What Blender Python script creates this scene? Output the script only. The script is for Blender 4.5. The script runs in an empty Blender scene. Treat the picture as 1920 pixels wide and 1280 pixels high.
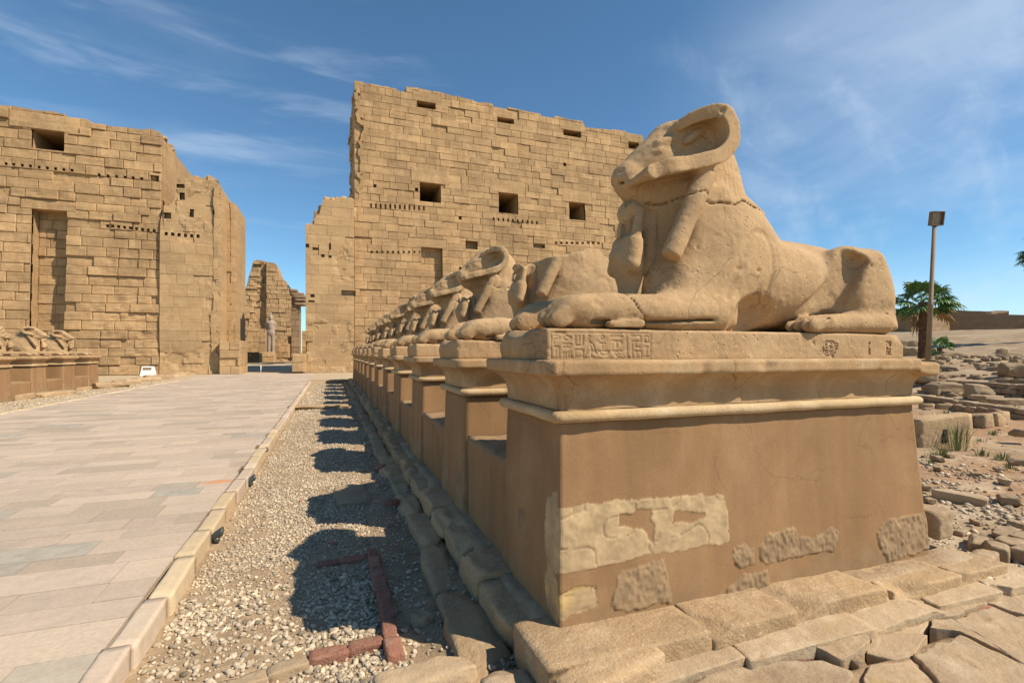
import bpy, math, random
import numpy as np
from mathutils import Vector, Matrix

# ------------------------------------------------------------------ camera, sky, sun, exposure
scene = bpy.context.scene
FPX = 935.0; VPX = 620.0; HORIZON = 660.0; EYE = 1.65
YAW = math.atan((960 - VPX) / FPX)
SY, CY_ = math.sin(YAW), math.cos(YAW)
cam_data = bpy.data.cameras.new("camera"); cam = bpy.data.objects.new("camera", cam_data)
scene.collection.objects.link(cam); scene.camera = cam
cam.location = (0, 0, EYE); cam.rotation_euler = (math.pi / 2, 0, -YAW)
cam_data.sensor_width = 36; cam_data.lens = 36 * FPX / 1920
cam_data.shift_y = (HORIZON - 640) / 1920
cam_data.clip_start = 0.05; cam_data.clip_end = 3000

SUN_EL = math.radians(46.6)
SUN_AZ = (0.767, -0.641)                       # horizontal direction towards the sun
world = bpy.data.worlds.new("World"); scene.world = world; world.use_nodes = True
wn = world.node_tree.nodes; wl = world.node_tree.links; wn.clear()
w_out = wn.new("ShaderNodeOutputWorld"); w_bg = wn.new("ShaderNodeBackground")
w_sky = wn.new("ShaderNodeTexSky"); w_sky.sky_type = 'NISHITA'; w_sky.sun_disc = False
w_sky.sun_elevation = SUN_EL; w_sky.sun_rotation = math.atan2(SUN_AZ[0], SUN_AZ[1])
w_sky.air_density = 1.15; w_sky.dust_density = 0.25; w_sky.ozone_density = 1.4; w_sky.altitude = 2500
w_bg.inputs[1].default_value = 0.094
w_tc = wn.new("ShaderNodeTexCoord")
def wnode(t, **kw):
    n = wn.new(t)
    for k, v in kw.items(): setattr(n, k, v)
    return n
def wisp(rot, scale, lo, hi, nscale, seed, centre, spread, amount):
    """soft cirrus streaks in one part of the sky: stretched noise times a falloff about a direction"""
    m = wnode("ShaderNodeMapping"); m.inputs['Rotation'].default_value = rot
    m.inputs['Scale'].default_value = scale; m.inputs['Location'].default_value = (seed, seed * .7, 0)
    wl.new(w_tc.outputs['Generated'], m.inputs[0])
    n = wnode("ShaderNodeTexNoise"); n.inputs['Scale'].default_value = nscale
    n.inputs['Detail'].default_value = 7; n.inputs['Roughness'].default_value = .56
    n.inputs['Distortion'].default_value = .35
    wl.new(m.outputs[0], n.inputs['Vector'])
    r = wnode("ShaderNodeMapRange"); r.interpolation_type = 'SMOOTHSTEP'
    r.inputs[1].default_value = lo; r.inputs[2].default_value = hi
    wl.new(n.outputs[0], r.inputs[0])
    d = wnode("ShaderNodeVectorMath", operation='DOT_PRODUCT')
    d.inputs[1].default_value = Vector(centre).normalized()
    wl.new(w_tc.outputs['Generated'], d.inputs[0])
    f = wnode("ShaderNodeMapRange"); f.interpolation_type = 'SMOOTHSTEP'
    f.inputs[1].default_value = math.cos(spread); f.inputs[2].default_value = 1.0
    f.inputs[4].default_value = amount
    wl.new(d.outputs['Value'], f.inputs[0])
    mul = wnode("ShaderNodeMath", operation='MULTIPLY')
    wl.new(r.outputs[0], mul.inputs[0]); wl.new(f.outputs[0], mul.inputs[1])
    return mul.outputs[0]
def sky_dir(px, py):
    xc = (px - 960) / FPX
    return (SY + xc * CY_, CY_ - xc * SY, (HORIZON - py) / FPX)
acc = None
for args in [
    ((0, .2, .5), (1, 1, 3.2), .28, .72, 1.8, 3.1, sky_dir(1950, 420), .62, 1.15),
    ((.25, .1, 1.1), (.7, 5.5, 4.0), .46, .80, 2.6, 7.7, sky_dir(1700, 300), .50, .6),
    ((.0, .55, .2), (1.1, 4, 9.0), .50, .78, 2.6, 12.3, sky_dir(380, 230), .50, .6),
    ((.1, -.3, .6), (1, 2, 7.0), .5, .85, 2.2, 21.9, sky_dir(60, 60), .5, .45),
]:
    o = wisp(*args)
    if acc is None: acc = o
    else:
        a = wnode("ShaderNodeMath", operation='ADD'); a.use_clamp = True
        wl.new(acc, a.inputs[0]); wl.new(o, a.inputs[1]); acc = a.outputs[0]
w_mix = wnode("ShaderNodeMix", data_type='RGBA', blend_type='MIX')
w_mix.inputs[7].default_value = (6.3, 7.3, 8.6, 1)
wfac = wnode("ShaderNodeMath", operation='MULTIPLY'); wfac.inputs[1].default_value = .50
wl.new(acc, wfac.inputs[0]); wl.new(wfac.outputs[0], w_mix.inputs[0])
w_tint = wnode("ShaderNodeMix", data_type='RGBA', blend_type='MULTIPLY'); w_tint.inputs[0].default_value = 1
w_tint.inputs[7].default_value = (.84, 1.17, 1.26, 1); wl.new(w_sky.outputs[0], w_tint.inputs[6]); wl.new(w_tint.outputs[2], w_mix.inputs[6])
wl.new(w_mix.outputs[2], w_bg.inputs[0]); wl.new(w_bg.outputs[0], w_out.inputs[0])

sun_data = bpy.data.lights.new("sun", 'SUN'); sun = bpy.data.objects.new("sun", sun_data)
scene.collection.objects.link(sun)
sun_data.energy = 5.0; sun_data.angle = math.radians(.5); sun_data.color = (1.0, .91, .77)
sdir = Vector((SUN_AZ[0] * math.cos(SUN_EL), SUN_AZ[1] * math.cos(SUN_EL), math.sin(SUN_EL)))
sun.rotation_euler = sdir.to_track_quat('Z', 'Y').to_euler(); sun.location = (20, -20, 40)
scene.view_settings.view_transform = 'Standard'; scene.view_settings.look = 'None'
scene.view_settings.gamma = 1; scene.view_settings.exposure = 0.30
try: scene.cycles.max_bounces = 6; scene.cycles.diffuse_bounces = 2
except Exception: pass

# ------------------------------------------------------------------ measuring helpers (photo -> world)
def ray(px):
    xc = (px - 960) / FPX
    return SY + xc * CY_, CY_ - xc * SY
def on_y(px, py, Y, b=0.0):
    """point of a wall facing the camera side at distance Y (leaning back by b per metre of height) -> X, z"""
    dx, dy = ray(px); z = 0.0
    for _ in range(6):
        t = (Y + b * z) / dy; z = EYE + (HORIZON - py) * t / FPX
    return dx * t, z
def on_x(px, py, X):
    dx, dy = ray(px); t = X / dx
    return dy * t, EYE + (HORIZON - py) * t / FPX
def on_z(px, py, z):
    dx, dy = ray(px); t = (EYE - z) * FPX / (py - HORIZON)
    return dx * t, dy * t

# ------------------------------------------------------------------ noise
_rng = np.random.RandomState(11)
_LAT = _rng.rand(32, 32, 32).astype(np.float32) * 2 - 1
def vnoise(P, scale, seed=0.0):
    Q = np.asarray(P, dtype=np.float64) / scale + seed * 7.31
    I = np.floor(Q).astype(int); F = Q - I; F = F * F * (3 - 2 * F)
    out = 0
    for a in (0, 1):
        for b in (0, 1):
            for c in (0, 1):
                w = (F[:, 0] if a else 1 - F[:, 0]) * (F[:, 1] if b else 1 - F[:, 1]) * (F[:, 2] if c else 1 - F[:, 2])
                out = out + w * _LAT[(I[:, 0] + a) % 32, (I[:, 1] + b) % 32, (I[:, 2] + c) % 32]
    return out
def fbm(P, scale, octs=4, seed=0.0, gain=.5):
    r = 0; a = 1.0
    for k in range(octs):
        r = r + a * vnoise(P, scale / 2 ** k, seed + k * 1.7); a *= gain
    return r

# ------------------------------------------------------------------ objects
col = scene.collection
def tag(o, label=None, cat=None, group=None, kind=None):
    if label: o['label'] = label
    if cat: o['category'] = cat
    if group: o['group'] = group
    if kind: o['kind'] = kind
    return o
def empty(name, loc=(0, 0, 0), label=None, cat=None, group=None, rz=0):
    o = bpy.data.objects.new(name, None); col.objects.link(o); o.location = loc; o.rotation_euler = (0, 0, rz)
    o.empty_display_size = .2
    return tag(o, label, cat, group)
def mesh_obj(name, V, F, mat, parent=None, attrs=None, smooth=True, loc=None):
    """V (n,3); F list of tuples or int array (m,k)"""
    V = np.asarray(V, dtype=np.float32)
    me = bpy.data.meshes.new(name)
    if isinstance(F, np.ndarray):
        groups = [F]
    else:
        by = {}
        for f in F: by.setdefault(len(f), []).append(f)
        groups = [np.array(v, dtype=np.int32) for v in by.values()]
    me.vertices.add(len(V)); me.vertices.foreach_set('co', V.ravel())
    nl = sum(g.size for g in groups); nf = sum(len(g) for g in groups)
    me.loops.add(nl); me.polygons.add(nf)
    me.loops.foreach_set('vertex_index', np.concatenate([g.ravel() for g in groups]).astype(np.int32))
    tot = np.concatenate([np.full(len(g), g.shape[1]) for g in groups]).astype(np.int32)
    st = np.concatenate([[0], np.cumsum(tot)[:-1]]).astype(np.int32)
    me.polygons.foreach_set('loop_start', st)
    try: me.polygons.foreach_set('loop_total', tot)
    except Exception: pass
    me.update(calc_edges=True); me.validate()
    me.polygons.foreach_set('use_smooth', np.full(len(me.polygons), bool(smooth)))
    if attrs:
        for k, a in attrs.items():
            at = me.attributes.new(k, 'FLOAT', 'POINT'); at.data.foreach_set('value', np.asarray(a, dtype=np.float32))
    me.materials.append(mat)
    o = bpy.data.objects.new(name, me); col.objects.link(o)
    if parent: o.parent = parent
    if loc is not None: o.location = loc
    return o
def copy_tree(o, parent=None):
    c = o.copy(); col.objects.link(c)
    if parent: c.parent = parent
    for ch in list(o.children): copy_tree(ch, c)
    return c

class Acc:
    """collects pieces of one mesh"""
    def __init__(s): s.V = []; s.F = []; s.T = []; s.n = 0
    def add(s, V, F, tint=0.0):
        V = np.asarray(V, dtype=np.float32)
        s.V.append(V); s.F.extend([tuple(int(i) + s.n for i in f) for f in F])
        s.T.append(np.full(len(V), tint, dtype=np.float32) if np.isscalar(tint) else tint); s.n += len(V)
    def build(s, name, mat, parent=None, smooth=True, **kw):
        return mesh_obj(name, np.concatenate(s.V), s.F, mat, parent, {'tint': np.concatenate(s.T)}, smooth, **kw)

# ------------------------------------------------------------------ materials
def nodes_of(name):
    m = bpy.data.materials.new(name); m.use_nodes = True
    nt = m.node_tree; b = nt.nodes['Principled BSDF']
    return m, nt, b
def stone(name, c1, c2, c3=None, scale=1.0, bump=.4, fine=40, rough=.92, tint_amt=.35, strata=0.0, masks=(), pit=0.0, dirt=None, mid=3.0, bdist=.02, fine_col=.12, spk=None, streak=0.0, cracks=0.0):
    """weathered stone: two or three hues mixed by noise, per-piece tint, optional bedding and masked patches"""
    m, nt, b = nodes_of(name); N = nt.nodes; L = nt.links
    def nd(t, **kw):
        n = N.new(t)
        for k, v in kw.items(): setattr(n, k, v)
        return n
    geo = nd('ShaderNodeNewGeometry')
    mp = nd('ShaderNodeMapping'); L.new(geo.outputs['Position'], mp.inputs[0])
    def noise(sc, det=5, rg=.55, vec=None, dist=0):
        n = nd('ShaderNodeTexNoise'); n.inputs['Scale'].default_value = sc; n.inputs['Detail'].default_value = det
        n.inputs['Roughness'].default_value = rg; n.inputs['Distortion'].default_value = dist
        L.new(vec or mp.outputs[0], n.inputs['Vector']); return n.outputs[0]
    def rng(src, a, bb, lo=0, hi=1):
        r = nd('ShaderNodeMapRange'); r.inputs[1].default_value = a; r.inputs[2].default_value = bb
        r.inputs[3].default_value = lo; r.inputs[4].default_value = hi; L.new(src, r.inputs[0]); return r.outputs[0]
    def mix(f, a, bb, mode='MIX'):
        x = nd('ShaderNodeMix', data_type='RGBA', blend_type=mode)
        if isinstance(f, float): x.inputs[0].default_value = f
        else: L.new(f, x.inputs[0])
        for s, i in ((a, 6), (bb, 7)):
            if isinstance(s, (tuple, list)): x.inputs[i].default_value = (*s, 1)
            else: L.new(s, x.inputs[i])
        return x.outputs[2]
    n1 = noise(.55 * scale, 6, .6); n2 = noise(mid * scale, 6, .62, dist=.6)
    c = mix(rng(n1, .36, .64), c1, c2)
    if c3: c = mix(rng(n2, .5, .72, 0, .75), c, c3)
    at = nd('ShaderNodeAttribute'); at.attribute_name = 'tint'
    v = nd('ShaderNodeHueSaturation'); L.new(c, v.inputs['Color'])
    L.new(rng(at.outputs['Fac'], -1, 1, 1 - tint_amt, 1 + tint_amt), v.inputs['Value'])
    c = v.outputs[0]
    f3 = noise(fine, 4, .7)
    v2 = nd('ShaderNodeHueSaturation'); L.new(c, v2.inputs['Color']); L.new(rng(f3, .3, .7, 1 - fine_col, 1 + fine_col), v2.inputs['Value']); c = v2.outputs[0]
    height = noise(7 * scale, 8, .68)
    if strata:
        sm = nd('ShaderNodeMapping'); sm.inputs['Scale'].default_value = (.25, .25, 5); L.new(geo.outputs['Position'], sm.inputs[0])
        s = noise(1.5 * scale, 5, .6, sm.outputs[0], .4)
        v3 = nd('ShaderNodeHueSaturation'); L.new(c, v3.inputs['Color']); L.new(rng(s, .3, .7, 1 - strata, 1 + strata), v3.inputs['Value']); c = v3.outputs[0]
    crk = None
    if cracks:
        wv = nd('ShaderNodeTexNoise'); wv.inputs['Scale'].default_value = 2.5; wv.inputs['Detail'].default_value = 6; L.new(geo.outputs['Position'], wv.inputs['Vector'])
        vm = nd('ShaderNodeVectorMath', operation='MULTIPLY_ADD'); L.new(wv.outputs['Color'], vm.inputs[0]); vm.inputs[1].default_value = (.45, .45, .45); L.new(geo.outputs['Position'], vm.inputs[2])
        ve = nd('ShaderNodeTexVoronoi', feature='DISTANCE_TO_EDGE'); ve.inputs['Scale'].default_value = 1.5; L.new(vm.outputs[0], ve.inputs['Vector'])
        li = rng(ve.outputs['Distance'], .0, .010, 1, 0); mk = rng(noise(1.7, 3), .50, .56)
        cm = nd('ShaderNodeMath', operation='MULTIPLY'); L.new(li, cm.inputs[0]); L.new(mk, cm.inputs[1]); crk = cm.outputs[0]
        cf = nd('ShaderNodeMath', operation='MULTIPLY'); L.new(crk, cf.inputs[0]); cf.inputs[1].default_value = cracks
        c = mix(cf.outputs[0], c, tuple(.35 * q for q in c2))
    if streak:
        sm = nd('ShaderNodeMapping'); sm.inputs['Scale'].default_value = (1, 1, .12); L.new(geo.outputs['Position'], sm.inputs[0])
        s = noise(3.2 * scale, 6, .65, sm.outputs[0], .3)
        v4 = nd('ShaderNodeHueSaturation'); L.new(c, v4.inputs['Color']); L.new(rng(s, .34, .66, 1 - streak, 1 + streak), v4.inputs['Value']); c = v4.outputs[0]
    if dirt:
        c = mix(rng(noise(1.1 * scale, 7, .66, dist=1.2), .56, .72, 0, .6), c, dirt)
    if spk:
        c = mix(rng(noise(fine * .6, 2, .5), .63, .72, 0, .6), c, spk)
    for an, colr, amt in masks:
        a2 = nd('ShaderNodeAttribute'); a2.attribute_name = an
        vv = nd('ShaderNodeMix', data_type='RGBA', blend_type='MULTIPLY'); vv.inputs[0].default_value = 1
        vv.inputs[6].default_value = (*colr, 1)
        cr = rng(noise(9 * scale, 6, .65), .25, .75, .62, 1.32)
        cc = nd('ShaderNodeCombineColor')
        for q in range(3): L.new(cr, cc.inputs[q])
        L.new(cc.outputs[0], vv.inputs[7])
        mm = nd('ShaderNodeMath', operation='MULTIPLY'); L.new(a2.outputs['Fac'], mm.inputs[0]); mm.inputs[1].default_value = amt
        c = mix(mm.outputs[0], c, vv.outputs[2])
    L.new(c, b.inputs['Base Color'])
    b.inputs['Roughness'].default_value = rough
    b.inputs['Specular IOR Level'].default_value = .18
    add = nd('ShaderNodeMath', operation='MULTIPLY_ADD'); L.new(noise(fine, 3, .75), add.inputs[0]); add.inputs[1].default_value = .25; L.new(height, add.inputs[2])
    hh = add.outputs[0]
    if pit:
        vo = nd('ShaderNodeTexVoronoi'); vo.inputs['Scale'].default_value = 22 * scale; L.new(mp.outputs[0], vo.inputs['Vector'])
        pr = rng(vo.outputs['Distance'], .06, .22, -pit, 0)
        a3 = nd('ShaderNodeMath', operation='MULTIPLY_ADD'); L.new(rng(noise(2.3 * scale, 3), .5, .6), a3.inputs[0]); L.new(pr, a3.inputs[1]); L.new(hh, a3.inputs[2]); hh = a3.outputs[0]
    bp = nd('ShaderNodeBump'); bp.inputs['Strength'].default_value = bump; bp.inputs['Distance'].default_value = bdist
    L.new(hh, bp.inputs['Height']); L.new(bp.outputs[0], b.inputs['Normal'])
    return m
def plain(name, colr, rough=.6, metal=0.0, var=.15, sc=6):
    m, nt, b = nodes_of(name); N = nt.nodes; L = nt.links
    tc = N.new('ShaderNodeTexCoord'); n = N.new('ShaderNodeTexNoise'); n.inputs['Scale'].default_value = sc; n.inputs['Detail'].default_value = 5
    L.new(tc.outputs['Object'], n.inputs['Vector'])
    r = N.new('ShaderNodeMapRange'); r.inputs[1].default_value = .3; r.inputs[2].default_value = .7; r.inputs[3].default_value = 1 - var; r.inputs[4].default_value = 1 + var
    L.new(n.outputs[0], r.inputs[0])
    h = N.new('ShaderNodeHueSaturation'); h.inputs['Color'].default_value = (*colr, 1); L.new(r.outputs[0], h.inputs['Value'])
    L.new(h.outputs[0], b.inputs['Base Color']); b.inputs['Roughness'].default_value = rough; b.inputs['Metallic'].default_value = metal
    return m

M_tower = stone('tower_sandstone', (.44, .275, .132), (.345, .215, .105), (.475, .315, .165), scale=.5, bump=.6, fine=9, tint_amt=.18, streak=.12, strata=.12, dirt=(.30, .20, .11), bdist=.06)
M_joint = stone('dark_joint_mortar', (.20, .13, .07), (.16, .10, .05), scale=.5, bump=.3, fine=9)  # dark brown bed showing between the paving slabs
M_ashlar = stone('gate_ashlar', (.465, .298, .148), (.38, .24, .118), (.50, .34, .182), scale=.5, bump=.5, fine=9, tint_amt=.12, strata=.10, dirt=(.33, .22, .12), bdist=.05)
M_statue = stone('carved_sandstone', (.445, .286, .146), (.345, .22, .112), (.50, .342, .188), scale=1.0, bump=.55, fine=90, tint_amt=.3, pit=1.8, cracks=.55, streak=.10, strata=.07, dirt=(.27, .175, .10), mid=2.2, bdist=.012, spk=(.60, .45, .27))
M_plaster = stone('tan_plaster', (.31, .178, .084), (.262, .148, .069), (.35, .212, .106), scale=.8, bump=.7, fine=110, tint_amt=.15, bdist=.006, mid=1.6, fine_col=.12, streak=.13, cracks=.28, dirt=(.25, .15, .08),
                  masks=(('pale', (.46, .322, .175), 1.0), ('rough', (.30, .20, .108), 1.0), ('yellow', (.52, .34, .12), 1.0), ('grime', (.25, .17, .095), .7)))
M_cornice = stone('cornice_stone', (.42, .265, .13), (.35, .215, .105), (.50, .36, .21), scale=1.2, streak=.12, cracks=.7, bump=.6, fine=80, tint_amt=.2, pit=.6, dirt=(.36, .22, .10), bdist=.012)
M_foot = stone('footing_sandstone', (.42, .28, .15), (.32, .215, .12), (.49, .355, .215), scale=1.5, bump=1.0, fine=60, tint_amt=.35, strata=.12, dirt=(.22, .15, .09), bdist=.025, spk=(.60, .48, .33))
M_flag = stone('flagstone', (.44, .315, .19), (.36, .255, .155), (.53, .41, .27), scale=1.6, bump=1.0, fine=60, tint_amt=.3, strata=0, dirt=(.42, .28, .10), bdist=.015, mid=2.4)
M_paving = stone('avenue_paving', (.485, .375, .27), (.41, .325, .24), (.525, .40, .285), scale=.8, bump=.35, fine=30, tint_amt=.30, dirt=(.46, .33, .22), bdist=.012,
                 masks=(('pink', (.55, .42, .33), .4), ('grey', (.33, .31, .25), .7), ('stain', (.60, .20, .06), .9)))
M_kerb = stone('kerb_stone', (.55, .44, .31), (.50, .39, .28), (.56, .43, .27), scale=1.5, bump=.4, fine=50, tint_amt=.3, bdist=.012,
               masks=(('pink', (.50, .36, .28), .45), ('yellow', (.58, .41, .19), .45)))
M_torus = stone('pale_moulding', (.50, .36, .20), (.42, .28, .14), (.56, .43, .27), scale=1.2, streak=.1, bump=.6, fine=80, tint_amt=.2, pit=.6, dirt=(.38, .24, .12), bdist=.012)
M_brick = stone('red_brick', (.33, .15, .095), (.27, .12, .08), (.38, .22, .14), scale=2.5, bump=.9, fine=70, tint_amt=.35, dirt=(.36, .26, .17), bdist=.02, spk=(.40, .30, .20))
M_ground = stone('dusty_ground', (.38, .265, .155), (.30, .205, .12), (.46, .34, .215), scale=1.0, bump=.9, fine=26, tint_amt=.3, dirt=(.26, .18, .11), bdist=.03,
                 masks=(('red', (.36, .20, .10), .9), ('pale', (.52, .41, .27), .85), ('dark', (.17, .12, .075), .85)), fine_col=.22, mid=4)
M_pebble = stone('pebble', (.50, .40, .27), (.38, .30, .205), (.60, .50, .36), scale=6, bump=.2, fine=60, tint_amt=.55, rough=.8, mid=6)
M_rubble = stone('rubble_stone', (.38, .27, .16), (.30, .21, .125), (.44, .33, .21), scale=1.6, bump=.8, fine=40, tint_amt=.4, dirt=(.20, .14, .09))
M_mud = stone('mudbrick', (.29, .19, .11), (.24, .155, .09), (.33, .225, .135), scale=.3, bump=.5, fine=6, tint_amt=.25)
M_granite = stone('pink_granite', (.40, .31, .23), (.33, .25, .19), scale=.6, bump=.3, fine=12)

# ------------------------------------------------------------------ sculpting: distance fields -> mesh
class Sculpt:
    def __init__(s, lo, hi, h):
        s.lo = np.array(lo, dtype=np.float32); s.h = h
        n = np.ceil((np.array(hi) - s.lo) / h).astype(int) + 1
        ax = [s.lo[i] + h * np.arange(n[i], dtype=np.float32) for i in range(3)]
        s.X = ax[0][:, None, None]; s.Yr = ax[1][None, :, None]; s.Z = ax[2][None, None, :]
        s.Y = np.abs(s.Yr); s.D = np.full(n, 1.0, dtype=np.float32)
    def ell(s, c, r, rot=0.0, mirror=True):
        """ellipsoid, rot tilts it in the x-z plane (degrees)"""
        Y = s.Y if mirror else s.Yr
        x = s.X - c[0]; y = Y - c[1]; z = s.Z - c[2]
        if rot:
            a = math.radians(rot); ca, sa = math.cos(a), math.sin(a)
            x, z = ca * x + sa * z, -sa * x + ca * z
        k0 = np.sqrt((x / r[0]) ** 2 + (y / r[1]) ** 2 + (z / r[2]) ** 2)
        return (k0 - 1) * min(r) * (0.6 + .4 * k0)
    def cap(s, a, b, ra, rb, sy=1.0, mirror=True):
        """tapered capsule; sy < 1 flattens it sideways"""
        Y = s.Y if mirror else s.Yr
        a = np.array(a, dtype=np.float32); b = np.array(b, dtype=np.float32)
        ab = b - a; ab[1] /= sy; L2 = float((ab ** 2).sum())
        px = s.X - a[0]; py = (Y - a[1]) / sy; pz = s.Z - a[2]
        t = np.clip((px * ab[0] + py * ab[1] + pz * ab[2]) / L2, 0, 1)
        d = np.sqrt((px - t * ab[0]) ** 2 + (py - t * ab[1]) ** 2 + (pz - t * ab[2]) ** 2)
        return (d - (ra + (rb - ra) * t)) * (sy if sy < 1 else 1.0)
    def box(s, c, r, rnd=.02, rot=0.0, mirror=True):
        Y = s.Y if mirror else s.Yr
        x = s.X - c[0]; y = Y - c[1]; z = s.Z - c[2]
        if rot:
            a = math.radians(rot); ca, sa = math.cos(a), math.sin(a)
            x, z = ca * x + sa * z, -sa * x + ca * z
        qx = np.abs(x) - r[0] + rnd; qy = np.abs(y) - r[1] + rnd; qz = np.abs(z) - r[2] + rnd
        return np.sqrt(np.maximum(qx, 0) ** 2 + np.maximum(qy, 0) ** 2 + np.maximum(qz, 0) ** 2) + np.minimum(np.maximum(qx, np.maximum(qy, qz)), 0) - rnd
    def add(s, d, k=.0):
        if k <= 0: s.D = np.minimum(s.D, d)
        else:
            h = np.clip(.5 + .5 * (s.D - d) / k, 0, 1)
            s.D = s.D + (d - s.D) * h - k * h * (1 - h)
        s.D = s.D.astype(np.float32)
    def cut(s, d, k=.0):
        if k <= 0: s.D = np.maximum(s.D, -d)
        else:
            h = np.clip(.5 - .5 * (s.D + d) / k, 0, 1)
            s.D = s.D + (-d - s.D) * h + k * h * (1 - h)
        s.D = s.D.astype(np.float32)
    def mesh(s, rough=.004, seed=0, relax=1):
        D = s.D.copy(); D[0] = D[-1] = 1; D[:, 0] = D[:, -1] = 1; D[:, :, 0] = D[:, :, -1] = 1
        I = D < 0
        c = I[:-1, :-1, :-1].astype(np.int8)
        for a in (0, 1):
            for b in (0, 1):
                for e in (0, 1):
                    if a + b + e: c = c + I[a:I.shape[0] - 1 + a, b:I.shape[1] - 1 + b, e:I.shape[2] - 1 + e]
        act = (c > 0) & (c < 8); idx = np.argwhere(act)
        ids = np.full(act.shape, -1, dtype=np.int32); ids[act] = np.arange(len(idx))
        P = np.zeros((len(idx), 3)); cnt = np.zeros(len(idx))
        cs = [(a, b, e) for a in (0, 1) for b in (0, 1) for e in (0, 1)]
        for a in cs:
            for ax in range(3):
                if a[ax]: continue
                b = list(a); b[ax] = 1
                da = D[idx[:, 0] + a[0], idx[:, 1] + a[1], idx[:, 2] + a[2]]; db = D[idx[:, 0] + b[0], idx[:, 1] + b[1], idx[:, 2] + b[2]]
                m = (da < 0) != (db < 0)
                t = np.where(m, da / np.where(m, da - db, 1), 0)
                p = np.array(a, dtype=float)[None].repeat(len(idx), 0); p[:, ax] += t
                P += p * m[:, None]; cnt += m
        P = (P / cnt[:, None] + idx) * s.h + s.lo
        F = []
        for ax in range(3):
            o = [i for i in range(3) if i != ax]
            A = np.moveaxis(I, ax, 0); a0 = A[:-1, 1:-1, 1:-1]; a1 = A[1:, 1:-1, 1:-1]
            M = np.moveaxis(ids, ax, 0)
            e = np.argwhere(a0 != a1)
            i, j, k = e[:, 0], e[:, 1] + 1, e[:, 2] + 1
            q = np.stack([M[i, j - 1, k - 1], M[i, j, k - 1], M[i, j, k], M[i, j - 1, k]], 1)
            fl = a0[e[:, 0], e[:, 1], e[:, 2]]
            if ax == 1: fl = ~fl
            q[~fl] = q[~fl][:, ::-1]
            F.append(q)
        F = np.concatenate(F)
        F = F[(F >= 0).all(1)]
        for _ in range(relax):
            S = np.zeros_like(P); n = np.zeros(len(P))
            for a, b in ((0, 1), (1, 2), (2, 3), (3, 0)):
                np.add.at(S, F[:, a], P[F[:, b]]); np.add.at(n, F[:, a], 1)
                np.add.at(S, F[:, b], P[F[:, a]]); np.add.at(n, F[:, b], 1)
            P = P * .5 + .5 * S / np.maximum(n, 1)[:, None]
        if rough:
            Nn = np.zeros_like(P); fn = np.cross(P[F[:, 2]] - P[F[:, 0]], P[F[:, 3]] - P[F[:, 1]])
            for a in range(4): np.add.at(Nn, F[:, a], fn)
            Nn /= np.maximum(np.linalg.norm(Nn, axis=1), 1e-9)[:, None]
            n1 = .75 * fbm(P, .40, 3, seed) + .25 * vnoise(P, .13, seed); n2 = fbm(P, .034, 2, seed + 5)
            pit = np.clip(vnoise(P, .045, seed + 9) - .62, 0, 1) * np.clip(vnoise(P, .5, seed + 3) + .3, 0, 1)
            P = P + Nn * (rough * (.9 * n1 + .35 * n2) - pit * rough * 9)[:, None]
        return P, F

# rough block template: a cube whose faces are subdivided
def cube_tpl(n):
    idx = {}; V = []; F = []
    def vid(p):
        k = tuple(np.round(p, 5))
        if k not in idx: idx[k] = len(V); V.append(k)
        return idx[k]
    g = np.linspace(-1, 1, n + 1)
    for ax in range(3):
        for sg in (-1, 1):
            for i in range(n):
                for j in range(n):
                    q = []
                    for (a, b) in ((i, j), (i + 1, j), (i + 1, j + 1), (i, j + 1)):
                        p = [0, 0, 0]; p[ax] = sg; p[(ax + 1) % 3] = g[a]; p[(ax + 2) % 3] = g[b]; q.append(vid(p))
                    F.append(tuple(q) if sg > 0 else tuple(q[::-1]))
    return np.array(V, dtype=float), F
TPL = {n: cube_tpl(n) for n in (2, 4, 7, 12, 22)}
def rough_block(c, half, rz=0.0, seed=0.0, rnd=.18, amp=.05, n=7, tilt=(0, 0), chip=.0, facets=0):
    """a weathered block: rounded edges, uneven faces. half = half sizes"""
    V, F = TPL[n]; V = V.copy(); half = np.array(half, dtype=float)
    mn = half.min(); r = rnd * mn
    P = V * half
    inner = np.clip(P, -(half - r), half - r); d = P - inner
    ln = np.linalg.norm(d, axis=1); m = ln > 1e-9
    P[m] = inner[m] + d[m] / ln[m][:, None] * r
    nrm = P / half; nrm /= np.linalg.norm(nrm, axis=1)[:, None] + 1e-9
    S = mn * 2
    Q = P + seed * 3.7
    P = P + nrm * (amp * mn * (fbm(Q, S * .9, 3, seed) + .0))[:, None]
    if facets:
        fr = np.random.RandomState(int(abs(seed) * 97) % 99991)
        for _ in range(facets):
            d = fr.normal(size=3); d /= np.linalg.norm(d); Pd = P / half @ d
            lim = Pd.max() * fr.uniform(.70, .90); ex = np.clip(Pd - lim, 0, None)
            P = P - (ex[:, None] * d[None]) * half
    if n >= 12: P = P + nrm * (.0045 * fbm(Q, .055, 3, seed + 6))[:, None]
    if chip:
        w = np.clip(vnoise(Q, S * 1.3, seed + 2) - .25, 0, 1) * np.clip((np.abs(V).sum(1) - 1.8), 0, 1)
        P -= nrm * (w * chip * mn)[:, None]
    a, b = tilt
    R = np.array(Matrix.Rotation(rz, 3, 'Z') @ Matrix.Rotation(a, 3, 'X') @ Matrix.Rotation(b, 3, 'Y'))
    return P @ R.T + np.array(c), F
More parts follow.
